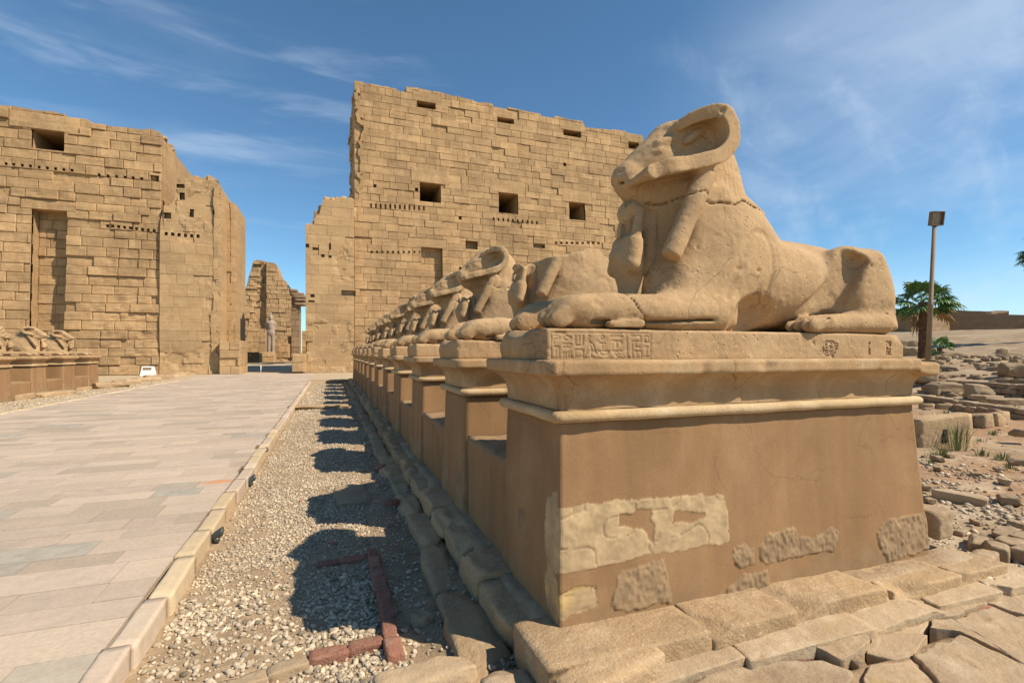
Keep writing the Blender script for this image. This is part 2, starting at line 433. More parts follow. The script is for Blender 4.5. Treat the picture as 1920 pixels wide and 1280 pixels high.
# ------------------------------------------------------------------ ram-headed sphinx (local: x from the paws back, y sideways, z up from the slab)
def poly_d(s, pts, ra, rb, want_t=False):
    """distance to a polyline in the x-z plane minus a radius that runs from ra to rb"""
    best = None; n = len(pts) - 1; par = None
    for i in range(n):
        a, b = pts[i], pts[i + 1]; ab = (b[0] - a[0], b[1] - a[1]); L2 = ab[0] ** 2 + ab[1] ** 2
        t = np.clip(((s.X - a[0]) * ab[0] + (s.Z - a[1]) * ab[1]) / L2, 0, 1)
        d = np.sqrt((s.X - a[0] - t * ab[0]) ** 2 + (s.Z - a[1] - t * ab[1]) ** 2) - (ra + (rb - ra) * (i + t) / n)
        if want_t:
            par = (i + t) / n if best is None else np.where(d < best, (i + t) / n, par)
        best = d if best is None else np.minimum(best, d)
    return (best, par) if want_t else best
def smooth_path(pts, sub=6):
    P = [pts[0]] + list(pts) + [pts[-1]]; out = []
    for i in range(1, len(P) - 2):
        for k in range(sub):
            t = k / sub; p0, p1, p2, p3 = P[i - 1], P[i], P[i + 1], P[i + 2]
            out.append(tuple(.5 * ((2 * p1[q]) + (-p0[q] + p2[q]) * t + (2 * p0[q] - 5 * p1[q] + 4 * p2[q] - p3[q]) * t * t + (-p0[q] + 3 * p1[q] - 3 * p2[q] + p3[q]) * t ** 3) for q in range(2)))
    return out + [pts[-1]]

HORN = smooth_path([(1.07, 1.385), (1.13, 1.42), (1.21, 1.445), (1.29, 1.44), (1.355, 1.36), (1.355, 1.25), (1.27, 1.155), (1.13, 1.10), (.98, 1.06), (.84, 1.02), (.75, .985)], 3)

def sculpt_body(h, head=True, broken=False):
    s = Sculpt((-.06, -.47, -.05), (3.08, .47, 1.68), h)
    # trunk and chest
    s.add(s.cap((1.52, 0, .37), (2.55, 0, .36), .355, .315, .84))
    s.add(s.ell((1.42, 0, .42), (.50, .29, .47), 0), .12)
    s.add(s.ell((1.30, 0, .25), (.42, .27, .32), 0), .10)
    s.add(s.ell((1.55, .17, .48), (.36, .17, .42), -25), .10)                    # shoulder
    s.add(s.ell((1.22, .20, .27), (.40, .14, .18), 32), .09)                    # upper foreleg
    s.add(s.cap((1.35, .26, .12), (.50, .265, .12), .125, .105, .95), .09)       # forearm
    s.add(s.ell((.30, .262, .115), (.25, .105, .115)), .07)                      # paw
    for q, yy in enumerate((.185, .235, .288, .338)):
        x0 = .085 - (.02 if q in (1, 2) else 0)
        s.add(s.ell((x0 + .03, yy, .07), (.085, .030, .068)), .012)
        s.add(s.ell((x0 + .12, yy, .135), (.08, .027, .04), 20), .03)
    # hollow under the flank in front of the thigh and behind the elbow
    s.add(s.ell((1.98, .16, .36), (.42, .19, .27), 0), .08)
    s.cut(s.ell((1.59, .41, .01), (.28, .24, .26), 18), .025)
    s.cut(s.box((2.0, .44, .0), (.50, .20, .11), .08), .06)
    # haunch, shank, hind foot
    s.add(s.ell((2.66, .22, .33), (.31, .17, .32), 12), .05)
    s.add(s.box((2.66, .24, .38), (.22, .15, .25), .11, 12), .05)
    s.add(s.ell((2.52, .235, .50), (.19, .12, .16), 20), .05)
    s.add(s.ell((2.82, .16, .25), (.19, .22, .34), 4), .08)
    s.add(s.ell((2.6, 0, .45), (.32, .2, .20), 0), .08)
    s.cut(s.box((2.34, .46, .30), (.36, .19, .105), .05, 58), .025)
    s.cut(s.box((2.20, .47, .18), (.24, .20, .12), .05, 38), .03)
    s.add(s.cap((2.80, .33, .085), (2.22, .345, .07), .085, .068, 1), .05)
    s.add(s.ell((2.10, .34, .06), (.15, .095, .068)), .04)
    for q, yy in enumerate((.265, .318, .37, .418)):
        s.add(s.ell((1.99 + .012 * q, yy, .05), (.075, .026, .052)), .012)
        s.add(s.ell((2.09 + .012 * q, yy, .095), (.075, .022, .03), 18), .02)
    # tail lying against the thigh
    s.add(s.cap((2.95, .30, .20), (2.88, .37, .06), .035, .03), .02)
    # ridge of the back (mantle of the wig running onto it)
    s.add(s.cap((1.68, 0, .60), (2.45, 0, .54), .13, .11, .8), .14)
    # wig/neck
    if head:
        s.add(s.cap((1.40, 0, .70), (1.36, 0, 1.13), .385, .315, .70), .11)
        s.add(s.cap((1.37, 0, 1.05), (1.32, 0, 1.25), .305, .25, .76), .06)
        s.add(s.ell((1.70, 0, .74), (.36, .15, .11), -38), .15)
    else:
        s.add(s.cap((1.43, 0, .66), (1.42, 0, .86), .44, .38, .70), .10)
        s.add(s.ell((1.80, 0, .70), (.36, .15, .12), -25), .18)
    # flat bib wall behind the king figure, reaching out to the lappets
    s.add(s.box((1.22, 0, .50), (.25, .275, .50), .07, 6), .05)
    # the chest falls back at a slant on either side of the king figure
    yy = np.minimum(s.Y, .28); front = .91 + .80 * yy - 1.0 * np.clip(.66 - s.Z, 0, .6) ** 1.6
    low = np.clip((.34 - s.Z) / .16, 0, 1)
    s.cut(-(front - s.X) * .72 + .5 * low * low * (3 - 2 * low), .05)
    # lappets: two long rolls of the wig hanging over the shoulder
    d = s.cap((1.19, .275, 1.02), (.905, .29, .46), .075, .062, .95)
    pl = (s.X - .92) * -.46 + (s.Z - .47) * -.89
    s.add(np.maximum(d, pl), .018)
    # collar ridge where wig meets shoulder
    s.add(s.cap((1.42, .22, .86), (1.80, .12, .86), .05, .05, .8), .07)
    # incised outline of the shoulder blade
    e = poly_d(s, smooth_path([(1.30, .22), (1.45, .52), (1.58, .68), (1.70, .64), (1.72, .45), (1.66, .28)], 3), 0, 0)
    s.D = (s.D + .010 * np.exp(-(e / .022) ** 2) * (s.Y > .15)).astype(np.float32)
    # groove along the foreleg
    s.cut(np.maximum(poly_d(s, [(.32, .045), (.75, .055), (1.20, .075)], .009, .009), .30 - s.Y), .012)
    s.add(np.maximum(poly_d(s, [(.62, .038), (.42, .028)], .026, .022), np.abs(s.Y - .37) - .03), .012)
    if head:
        # skull, muzzle, chin
        s.add(s.ell((1.24, 0, 1.27), (.30, .185, .23), -12), .06)
        s.add(s.ell((1.02, 0, 1.20), (.24, .155, .15), 22), .07)
        s.add(s.cap((1.02, 0, 1.165), (.80, 0, 1.065), .15, .105, .88), .06)
        s.add(s.ell((.775, 0, 1.05), (.112, .11, .098), 15), .03)
        s.add(s.cap((1.12, 0, 1.02), (.80, 0, .985), .085, .06, .9), .04)
        s.add(s.ell((.98, 0, .96), (.22, .13, .14)), .08)
        s.add(s.ell((1.16, 0, 1.00), (.22, .20, .14)), .06)
        s.cut(np.maximum(poly_d(s, [(.66, 1.0), (.78, .995), (.90, 1.005)], .006, .004), .02 - s.Y), .012)     # mouth
        s.cut(s.ell((.685, .06, 1.075), (.025, .02, .012), 25), .02)                                       # nostril
        # brow, eye
        s.add(s.cap((.93, .125, 1.265), (1.05, .15, 1.30), .028, .030), .03)
        s.add(s.ell((.955, .135, 1.215), (.055, .028, .026), 18), .012)
        s.add(s.cap((.90, .09, 1.235), (.86, .06, 1.205), .03, .02), .03)
        # horn: a flaring band that curls round the ear
        s.cut(s.ell((1.12, .31, 1.275), (.27, .155, .15), 24), .03)                   # hollow inside the horn
        e, ht = poly_d(s, HORN, .030, .026, True)
        out = .19 + .178 * np.clip(ht * 3.2, 0, 1) - .03 * np.clip((ht - .7) * 3, 0, 1)
        wv = .010 * np.sin(ht * 31) * np.clip((ht - .55) * 4, 0, 1)
        band = np.maximum(e - np.clip((s.Y - .12) * .10, 0, .03), np.maximum(s.Y - out - wv, .08 - s.Y))
        gone = (1.02 + .2 * (s.Z - 1.05)) - s.X + 0 * s.Yr                            # the horn away from the camera lost its tip
        band = np.where((s.Yr > 0) & (s.Z < 1.16), np.maximum(band, gone), band)
        s.add(band, .03)
        s.add(s.ell((1.19, .175, 1.335), (.11, .03, .035), 36), .02)                # ear
        s.cut(s.ell((1.205, .212, 1.342), (.075, .014, .013), 36), .01)
        # striped wig: shallow vertical flutes behind the horn
        fl = .0022 * np.cos(s.X * 150) * np.clip((s.X - 1.25) * 6, 0, 1) * np.clip((1.62 - s.X) * 8, 0, 1) * np.clip((s.Z - .86) * 10, 0, 1) * np.clip((1.30 - s.Z) * 10, 0, 1)
        s.D = s.D + fl.astype(np.float32)
    else:
        # the break across the neck: an uneven, slightly tilted plane
        P = (s.Z - np.minimum(.835 + .27 * (s.X - .9), 1.0) + .012 * np.sin(s.X * 6.0) + .006 * np.sin(s.X * 31 + s.Yr * 15) + .02 * np.sin(s.Yr * 9))
        s.D = np.maximum(s.D, P.astype(np.float32) * .9)
    if broken:      # muzzle and horn rim knocked off
        P = (.94 + .03 * np.sin(s.Z * 40 + s.Yr * 20) + .35 * (s.Z - 1.1)) - s.X
        s.D = np.where(s.Z > .90, np.maximum(s.D, P), s.D).astype(np.float32)
        s.cut(s.ell((1.30, .34, 1.48), (.16, .2, .14), 0), .02)
    # cracks
    c1 = np.abs(s.Z - (.875 + .02 * np.sin(s.X * 13) + .012 * np.sin(s.X * 31 + s.Yr * 8) - .0 * (s.X - 1.4))) - .005
    if head: s.D = np.maximum(s.D, -np.maximum(c1, -s.D - .022).astype(np.float32))
    c2 = np.abs(s.X - (.60 + .03 * np.sin(s.Z * 18) + .9 * np.clip(.13 - s.Z, 0, .2))) - .005
    s.D = np.maximum(s.D, -np.maximum(c2, -s.D - .02).astype(np.float32))
    # flat underneath
    s.D = np.maximum(s.D, (-.012 - s.Z).astype(np.float32) + 0 * s.D)
    return s
def sculpt_king(h, top=True, cutz=.70):
    s = Sculpt((.56, -.2, -.02), (.98, .2, 1.02), h)
    s.add(s.cap((.80, 0, .05), (.80, 0, .42), .068, .088, 1.0))
    s.add(s.ell((.775, 0, .50), (.10, .125, .16)), .05)
    s.add(s.cap((.78, .075, .60), (.765, .105, .44), .062, .055), .03)          # upper arms
    s.add(s.cap((.745, .115, .44), (.70, .03, .50), .045, .036), .02)           # crossed forearms
    s.add(s.ell((.69, .035, .52), (.03, .032, .04)), .015)                      # fists
    s.add(s.cap((.80, 0, .66), (.795, 0, .74), .045, .042), .02)
    s.add(s.ell((.775, 0, .805), (.064, .058, .082)), .012)
    s.add(s.ell((.805, 0, .835), (.065, .082, .07)), .015)
    s.add(s.cap((.83, .072, .82), (.79, .092, .655), .030, .034), .012)          # headcloth lappets
    s.add(s.cap((.722, 0, .73), (.712, 0, .655), .015, .018), .006)               # beard
    s.add(s.ell((.710, 0, .795), (.014, .012, .020)), .010)                       # nose
    s.add(s.cap((.93, 0, .02), (.97, 0, .90), .075, .07, 1.0), .03)               # back pillar
    s.add(s.cap((.85, 0, .74), (.88, 0, .96), .05, .07), .03)
    s.add(s.box((.78, 0, .02), (.11, .09, .05), .02), .03)
    if not top:
        P = (s.Z - cutz + .03 * np.sin(s.Yr * 30) + .02 * np.sin(s.X * 40)) ; s.D = np.maximum(s.D, P.astype(np.float32))
    return s
def sculpt_slab(h, L=2.98, W=.39, seed=1):
    """the statue's own base: a slab with worn, rounded front"""
    s = Sculpt((-.06, -W - .05, -.22), (L + .06, W + .05, .05), h)
    s.add(s.box((L / 2, 0, -.095), (L / 2, W, .095), .018, mirror=False))
    s.add(s.ell((.015, .08, -.085), (.055, .32, .10), 0, False), .04)
    s.cut(s.ell((-.02, .42, .04), (.22, .12, .09), 0, False), .05)
    s.cut(s.ell((-.07, .02, .02), (.10, .18, .05), 0, False), .04)
    s.cut(s.ell((L + .02, -W - .02, .02), (.14, .06, .09), 0, False), .03)
    return s

GLYPHS = [  # strokes in a unit box 6.3 wide, 1 high: row of carved signs (reed, mouth, eye, water, loop ...)
    [(.1, .95), (6.2, .95)], [(.1, .05), (6.2, .05)], [(.1, .95), (.1, .05)], [(6.2, .95), (6.2, .05)], [(4.62, .95), (4.7, .05)],
    [(.25, .82), (.6, .82), (.6, .72), (.25, .72), (.25, .55)], [(.25, .45), (.55, .45), (.55, .12)], [(.38, .45), (.38, .12)],
    [(.75, .74), (1.0, .84), (1.25, .74), (1.0, .66), (.75, .74)], [(.75, .55), (1.3, .55)], [(.8, .48), (.9, .38), (1.0, .48), (1.1, .38), (1.2, .48)],
    [(.8, .28), (.8, .1)], [(.95, .28), (.95, .1)], [(1.1, .28), (1.1, .1)], [(1.25, .28), (1.25, .1)],
    [(1.5, .85), (1.5, .5), (1.95, .5), (1.95, .85)], [(1.72, .85), (1.72, .65)], [(1.5, .35), (1.95, .35), (1.95, .12), (1.5, .12), (1.5, .35)],
    [(2.2, .78), (2.3, .86), (2.4, .78), (2.3, .7), (2.2, .78)], [(2.15, .60), (2.25, .68), (2.36, .64), (2.38, .5), (2.5, .34), (2.78, .2)], [(2.36, .64), (2.56, .52), (2.78, .2)], [(2.46, .36), (2.44, .1), (2.6, .1)],
    [(3.0, .8), (3.1, .88), (3.22, .8), (3.1, .7), (3.0, .8)], [(2.95, .58), (3.3, .58)], [(3.12, .58), (3.12, .4)], [(2.9, .3), (3.1, .16), (3.4, .16), (3.55, .3), (2.9, .3)],
    [(3.6, .82), (4.35, .82)], [(3.65, .9), (3.65, .82)], [(3.8, .9), (3.8, .82)], [(3.95, .9), (3.95, .82)], [(4.1, .9), (4.1, .82)], [(4.25, .9), (4.25, .82)],
    [(3.7, .66), (4.3, .66), (4.3, .55)], [(4.0, .66), (4.0, .42)], [(3.75, .3), (4.35, .3)], [(4.05, .3), (4.15, .2), (4.05, .1), (3.9, .2), (4.05, .3)],
    [(4.9, .86), (5.55, .86), (5.55, .66), (5.0, .66), (5.0, .12)], [(5.2, .66), (5.2, .45), (5.5, .45)], [(5.15, .3), (5.6, .3), (5.6, .1)], [(5.3, .3), (5.3, .1)],
    [(5.8, .85), (6.05, .85), (6.05, .62), (5.8, .62), (5.8, .85)], [(5.8, .45), (6.05, .45)], [(5.92, .45), (5.92, .2)], [(5.78, .12), (6.1, .12)]]
def glyph_carve(s, x0, z0, wx, wz, depth, gl=None, w=.0048):
    """incise the signs into the side facing -y and sink the panel slightly"""
    sub = (s.X[:, 0, 0] > x0 - .02) & (s.X[:, 0, 0] < x0 + wx + .02)
    ix = np.where(sub)[0]; X = s.X[ix][:, :, :]; Z = s.Z
    best = np.full((len(ix), 1, Z.shape[2]), 1.0, dtype=np.float32)
    for st in (gl or GLYPHS):
        for a, b in zip(st[:-1], st[1:]):
            ax, az, bx, bz = x0 + a[0] / 6.3 * wx, z0 + a[1] * wz, x0 + b[0] / 6.3 * wx, z0 + b[1] * wz
            ux, uz = bx - ax, bz - az; L2 = ux * ux + uz * uz
            t = np.clip(((X - ax) * ux + (Z - az) * uz) / L2, 0, 1)
            best = np.minimum(best, np.sqrt((X - ax - t * ux) ** 2 + (Z - az - t * uz) ** 2))
    c = np.maximum(best - w, s.Yr - (-.39 + depth))
    s.D[ix] = np.maximum(s.D[ix], -c)

def make_sphinx(h, head, king_top, hero=False, seed=0, broken=False):
    root = empty('ram_sphinx')
    b = sculpt_body(h, head, broken); P, F = b.mesh(.006 if hero else .009, seed, 1 if hero else 1)
    mesh_obj('body', P, F, M_statue, root)
    k = sculpt_king(h * .8 if hero else h * .9, king_top and head, .80 if king_top else .70); P, F = k.mesh(.004, seed + 3)
    mesh_obj('king_figure', P, F, M_statue, root)
    sl = sculpt_slab(.0065 if hero else h)
    if hero:
        glyph_carve(sl, .02, -.18, .68, .165, .0065)
        glyph_carve(sl, 2.02, -.16, .28, .10, .009, GLYPHS[20:38] + [[(3.0, .0), (2.2, .5), (3.0, 1.0), (4.6, 1.0), (5.4, .5), (4.6, .0), (3.0, .0)]])
        glyph_carve(sl, 2.58, -.17, .26, .13, .010, GLYPHS[36:44] + GLYPHS[5:8])
    P, F = sl.mesh(.004 if hero else .009, seed + 6, 0 if hero else 1)
    mesh_obj('base_slab', P, F, M_statue, root)
    return root

# ------------------------------------------------------------------ pedestals (local: x from the front face back, y sideways, z up)
def ring_loft(levels, nx, ny, rnd=.012, disp=None):
    """levels: (z, x0, x1, y0, y1). rings of points round a rectangle, nx / ny along each side; returns V, F"""
    V = []; n = 2 * (nx + ny)
    for (z, x0, x1, y0, y1) in levels:
        for i in range(nx): V.append((x0 + (x1 - x0) * i / nx, y0, z))
        for i in range(ny): V.append((x1, y0 + (y1 - y0) * i / ny, z))
        for i in range(nx): V.append((x1 - (x1 - x0) * i / nx, y1, z))
        for i in range(ny): V.append((x0, y1 - (y1 - y0) * i / ny, z))
    V = np.array(V, dtype=float); F = []
    for k in range(len(levels) - 1):
        for i in range(n):
            j = (i + 1) % n
            F.append((k * n + i, k * n + j, (k + 1) * n + j, (k + 1) * n + i))
    # soften the four arrises
    for k, (z, x0, x1, y0, y1) in enumerate(levels):
        A = V[k * n:(k + 1) * n]
        dx = np.minimum(A[:, 0] - x0, x1 - A[:, 0]); dy = np.minimum(A[:, 1] - y0, y1 - A[:, 1])
        m = (dx < rnd) & (dy < rnd)
        cx, cy = (x0 + x1) / 2, (y0 + y1) / 2
        A[m, 0] -= np.sign(A[m, 0] - cx) * rnd * .4; A[m, 1] -= np.sign(A[m, 1] - cy) * rnd * .4
    return V, F, n
def cap_top(V, F, n, z):
    c = len(V); V = np.vstack([V, [V[-n:, 0].mean(), V[-n:, 1].mean(), V[-n:, 2].mean()]])
    F = list(F) + [(c - n + i, c - n + (i + 1) % n, c) for i in range(n)]
    return V, F
def jitter(V, amp, scale, seed, nrm=None, zamp=.5):
    for q in range(3):
        V[:, q] += amp * fbm(V + 13.1 * q, scale, 3, seed + q) * (zamp if q == 2 else 1)
    return V
LEN, WID = 3.1, 1.0
def pip(px, pz, poly):
    ins = np.zeros(len(px), dtype=bool); n = len(poly)
    for i in range(n):
        (x1, z1), (x2, z2) = poly[i], poly[(i + 1) % n]
        c = ((z1 > pz) != (z2 > pz)) & (px < (x2 - x1) * (pz - z1) / ((z2 - z1) if z2 != z1 else 1e-9) + x1)
        ins ^= c
    return ins
ZSH = 1.10       # height of the plaster shaft
def make_pedestal(seed=0, hero=False, patches=None):
    root = empty('pedestal')
    nx, ny = (430, 110) if hero else (60, 24); nz = 150 if hero else 26
    lv = []
    for k in range(nz + 1):
        t = k / nz; z = -.08 + t * (ZSH + .08); f = z / ZSH
        lv.append((z, .0 + .03 * f, LEN - .10 * f, -.5 + .055 * f, .5 - .055 * f))
    V, F, n = ring_loft(lv, nx, ny, .0075 if hero else .014)
    at = {k: np.zeros(len(V)) for k in ('pale', 'rough', 'yellow', 'grime', 'tint')}
    Q = V.copy()
    side = np.abs(V[:, 1] + .5 - .05 * V[:, 2]) < .03
    front = V[:, 0] < .05
    wx = V[:, 0] + .022 * fbm(V + 3, .10, 3, 5); wz = V[:, 2] + .016 * fbm(V + 9, .09, 3, 6)
    nr = np.zeros_like(V); nr[side, 1] = -1; nr[front & ~side, 0] = -1
    rel = np.zeros(len(V))
    if hero:
        for kind, face, poly in patches:
            if face == 'side': m = pip(wx, wz, poly) & side
            else: m = pip(V[:, 1] + (wx - V[:, 0]), wz, poly) & front & ~side
            d = fbm(Q, .05, 3, 8) * .004
            if kind == 'pale':
                at['pale'][m] = 1; rel[m] = .003 + d[m] * .7
            elif kind == 'fill':
                at['pale'][m] = .0; rel[m] = -.002
            elif kind == 'rough':
                at['rough'][m] = 1; rel[m] = .006 + .0065 * vnoise(Q[m] * np.array([1, 1, .8]), .020, 4) + .004 * vnoise(Q[m], .06, 14)
            elif kind == 'yellow':
                at['yellow'][m] = np.clip(.45 + vnoise(Q[m] * np.array([.3, 1, 1]), .05, 3), 0, 1); at['pale'][m] = .8; rel[m] = -.004 + .006 * vnoise(Q[m] * np.array([.3, 1, 1]), .03, 4)
        # cracks in the bare stone
        cr = np.abs(vnoise(Q * np.array([.8, 1, 1.6]), .22, 21)) < .014
        m = cr & (at['pale'] > .5); rel[m] -= .005; at['grime'][m] = .5
    else:
        b = fbm(Q * np.array([.5, 1, 1]), .3, 3, seed + 2) - (V[:, 2] - .38) * 2.4
        m = (b > .25) & (side | front); at['rough'][m] = .8; rel[m] = .006 + .006 * vnoise(Q[m], .03, 2)
    at['grime'] = np.maximum(at['grime'], np.clip(.5 - V[:, 2] * 4 + .6 * fbm(Q, .2, 4, 2), 0, .75))
    V += nr * rel[:, None]
    V += nr * (.0022 * fbm(Q, .25, 3, 3))[:, None]
    V, F = cap_top(V, F, n, ZSH)
    at = {k: np.append(v, 0) for k, v in at.items()}
    mesh_obj('shaft', V, F, M_plaster, root, at)
    # round moulding under the cavetto
    nx, ny = (200, 70) if hero else (40, 16); lv = []
    R = .033; z0 = ZSH + .003
    for k in range(13):
        a = -math.pi / 2 + math.pi * k / 12
        o = R * math.cos(a); z = z0 + R + R * math.sin(a)
        lv.append((z, .028 - .022 - o, LEN - .10 + .022 + o, -.445 - .022 - o, .445 + .022 + o))
    V, F, n = ring_loft(lv, nx, ny, .02); V = jitter(V, .004, .16, seed + 1); V, F = cap_top(V, F, n, 0)
    mesh_obj('torus_moulding', V, F, M_torus, root, {'tint': .25 + .5 * fbm(V, .8, 2, 4)})
    # cavetto and fillet
    lv = []; z1 = z0 + 2 * R + .003; zt = 1.455
    H = zt - .085 - z1
    for k in range(15):
        t = k / 14; o = .012 + .105 * (1 - math.sqrt(max(0, 1 - (t ** 1.5) ** 2)) if t < 1 else 1) * 1.0
        o = .010 + .10 * (t ** 3.6)
        lv.append((z1 + H * t, .03 - o, LEN - .10 + o, -.445 - o, .445 + o))
    lv.append((zt - .083, .03 - .122, LEN - .10 + .122, -.567, .567))
    for k in range(5): lv.append((zt - .078 + .070 * k / 4, .03 - .128, LEN - .10 + .128, -.573, .573))
    lv.append((zt, .03 - .116, LEN - .10 + .116, -.561, .561))
    lv.append((zt + .002, .03 - .04, LEN - .10 + .04, -.5, .5))
    V, F, n = ring_loft(lv, nx, ny, .03)
    ch = np.clip(fbm(V, .22, 3, seed + 4) - .45, 0, 1) * (V[:, 2] > zt - .14) * .045
    cen = np.array([LEN / 2, 0, 0]); dd = V - cen; dd[:, 2] = 0
    sd = np.where(np.abs(V[:, 1]) > .44, 1, 0)[:, None] * np.array([0, 1, 0]) * np.sign(dd) + np.where((V[:, 0] < .04) | (V[:, 0] > LEN - .11), 1, 0)[:, None] * np.array([1, 0, 0]) * np.sign(dd)
    V -= sd * ch[:, None]
    if hero:   # broken far end of the fillet
        m = (V[:, 0] > LEN - .22) & (V[:, 2] > zt - .10)
        V[m, 2] -= .02 + .025 * np.clip((V[m, 0] - (LEN - .22)) / .25, 0, 1) + .012 * vnoise(V[m], .08, 3)
    V = jitter(V, .004, .2, seed + 7); V, F = cap_top(V, F, n, 0)
    mesh_obj('cavetto_cornice', V, F, M_cornice, root, {'tint': .1 + .4 * fbm(V, .5, 3, 6)})
    return root
# ------------------------------------------------------------------ masonry walls
def rect_minus(r, h):
    a0, a1, b0, b1 = r; c0, c1, d0, d1 = h
    if a1 <= c0 or a0 >= c1 or b1 <= d0 or b0 >= d1: return [r]
    out = []
    if a0 < c0: out.append((a0, c0, b0, b1))
    if a1 > c1: out.append((c1, a1, b0, b1))
    m0, m1 = max(a0, c0), min(a1, c1)
    if b0 < d0: out.append((m0, m1, b0, d0))
    if b1 > d1: out.append((m0, m1, d1, b1))
    return [q for q in out if q[1] - q[0] > .06 and q[3] - q[2] > .06]
class Wall:
    """a battered wall of separate courses. o: base point, u: direction along it, n: outward; lean: m per m of height"""
    def __init__(s, o, u, n, lean=.04, seed=0):
        s.o = np.array(o, float); s.u = np.array(u, float); s.n = np.array(n, float); s.lean = lean; s.seed = seed; s.rs = np.random.RandomState(seed)
        s.A = Acc()
    def pt(s, u, z, d):
        u = np.asarray(u, float); z = np.asarray(z, float); d = np.asarray(d, float)
        P = s.o[None] + u[:, None] * s.u[None] + (d - s.lean * z)[:, None] * s.n[None]
        P[:, 2] = s.o[2] + z; return P
    def blocks(s, u0, u1, z0, top, row=.63, blen=(1.0, 1.75), holes=(), gap=.014, bev=.032, prot=.020, rough=.018, tint0=0.0, depth=.30, erode=(), rowvar=.10, lintels=(), fine=(5, 4), lost=.0, offs=0.0):
        rs = s.rs; us = np.linspace(u0, u1, 60); zt = max(top(x) for x in us)
        z = z0; rows = []
        while z < zt:
            h = row * (1 + rs.uniform(-rowvar, rowvar)); rows.append((z, z + h)); z += h
        R = []
        for lr in lintels: R.append((lr, True))
        for (a, b) in rows:
            x = u0 - rs.uniform(0, blen[0])
            while x < u1:
                L = rs.uniform(*blen)
                if rs.rand() < .18: L *= .55
                p, q = max(x, u0), min(x + L, u1)
                if q - p > .12: R.append(((p, q, a, b), False))
                x += L
        HL = list(holes)
        for (r, isl) in R:
            parts = [r]
            for h in HL + ([] if isl else list(lintels)):
                parts = [k for q in parts for k in rect_minus(q, h)]
            t = rs.uniform(-1, 1); pr = rs.normal(0, prot); eroded = rs.rand() < .045
            for (a0, a1, b0, b1) in parts:
                um = (a0 + a1) / 2
                if b0 + .15 > top(um): continue
                if lost and rs.rand() < lost: continue
                nu = max(2, int(round((a1 - a0) / 1.3 * fine[0]))); nz = fine[1]
                e4 = [a0 == r[0], a1 == r[1], b0 == r[2], b1 == r[3]]
                g4 = [gap / 2 if q else 0.0 for q in e4]
                gu = np.concatenate([[a0 + g4[0]], np.linspace(a0 + g4[0] + min(bev * .8, (a1 - a0) * .3), a1 - g4[1] - min(bev * .8, (a1 - a0) * .3), nu), [a1 - g4[1]]])
                gz = np.concatenate([[b0 + g4[2]], np.linspace(b0 + g4[2] + min(bev * .7, (b1 - b0) * .3), b1 - g4[3] - min(bev * .7, (b1 - b0) * .3), nz), [b1 - g4[3]]])
                U, Z = np.meshgrid(gu, gz, indexing='ij'); sh = U.shape; U = U.ravel(); Z = Z.ravel()
                tt = np.array([top(x) for x in gu]); T = np.repeat(tt, sh[1])
                Z = np.minimum(Z, T + .03 * np.sin(U * 9 + s.seed))
                W = np.stack([U, np.full_like(U, s.seed * 3.3), Z], 1)
                D = np.full(U.shape, pr) + rough * fbm(W, .45, 3, s.seed) + rough * .5 * vnoise(W, .12, s.seed + 4)
                ring = np.zeros(sh, bool); ring[0] = e4[0]; ring[-1] = e4[1]; ring[:, 0] |= e4[2]; ring[:, -1] |= e4[3]; ring = ring.ravel(); rimm = np.zeros(sh, bool); rimm[0] = rimm[-1] = True; rimm[:, 0] = rimm[:, -1] = True; rimm = rimm.ravel()
                D[ring] -= bev * (.55 + .55 * np.abs(vnoise(W[ring], .3, 9)))
                if eroded: D -= .05 + .07 * np.abs(vnoise(W, .35, 7))
                for (ec, er, ea) in erode:
                    w = np.exp(-(((U - ec[0]) / er[0]) ** 2 + ((Z - ec[1]) / er[1]) ** 2))
                    D -= w * ea * (.5 + .9 * (fbm(W, .8, 3, 31) > .0) * 1.0 + .4 * fbm(W, .3, 3, 5))
                D += offs
                jt = rs.normal(0, .006, (len(U), 2)); U = U + jt[:, 0] * (~rimm) ; Z = Z + jt[:, 1] * (~rimm)
                P = s.pt(U, Z, D)
                F = []
                for i in range(sh[0] - 1):
                    for j in range(sh[1] - 1):
                        k = i * sh[1] + j; F.append((k, k + sh[1], k + sh[1] + 1, k + 1))
                loop = [i * sh[1] for i in range(sh[0])] + [(sh[0] - 1) * sh[1] + j for j in range(1, sh[1])] + [i * sh[1] + sh[1] - 1 for i in range(sh[0] - 2, -1, -1)] + [j for j in range(sh[1] - 2, 0, -1)]
                B = P[loop] - s.n[None] * depth; nb = len(P); m = len(loop)
                for i in range(m):
                    j = (i + 1) % m; F.append((loop[j], loop[i], nb + i, nb + j))
                s.A.add(np.vstack([P, B]), F, float(np.clip(t * .8 + tint0, -1, 1)))
    def build(s, name, mat, parent):
        V = np.concatenate(s.A.V); F = s.A.F
        o = mesh_obj(name, V, F, mat, parent, {'tint': np.concatenate(s.A.T)}, smooth=False)
        # face the blocks outwards whatever way the wall runs
        if np.dot(np.cross(s.u, [0, 0, 1]), s.n) < 0: o.data.flip_normals()
        return o
    def core(s, name, mat, parent, u0, u1, z0, top, thick, holes=(), back=.14, hole_depth=1.6, step=.5, side_lean=0):
        """the mass behind the facing, with the window openings sunk into it"""
        us = sorted(set(list(np.round(np.arange(u0, u1, step), 3)) + [u1] + [h[0] for h in holes] + [h[1] for h in holes]))
        us = [u for u in us if u0 <= u <= u1]
        zmax = max(top(u) for u in us)
        zs = sorted(set(list(np.round(np.arange(z0, zmax, 1.0), 3)) + [zmax] + [h[2] for h in holes] + [h[3] for h in holes]))
        V = []; F = []
        def q(a):
            k = len(V); V.extend(a); F.append((k, k + 1, k + 2, k + 3))
        def p(u, z, d): return tuple(s.pt([u], [z], [d])[0])
        D = -back
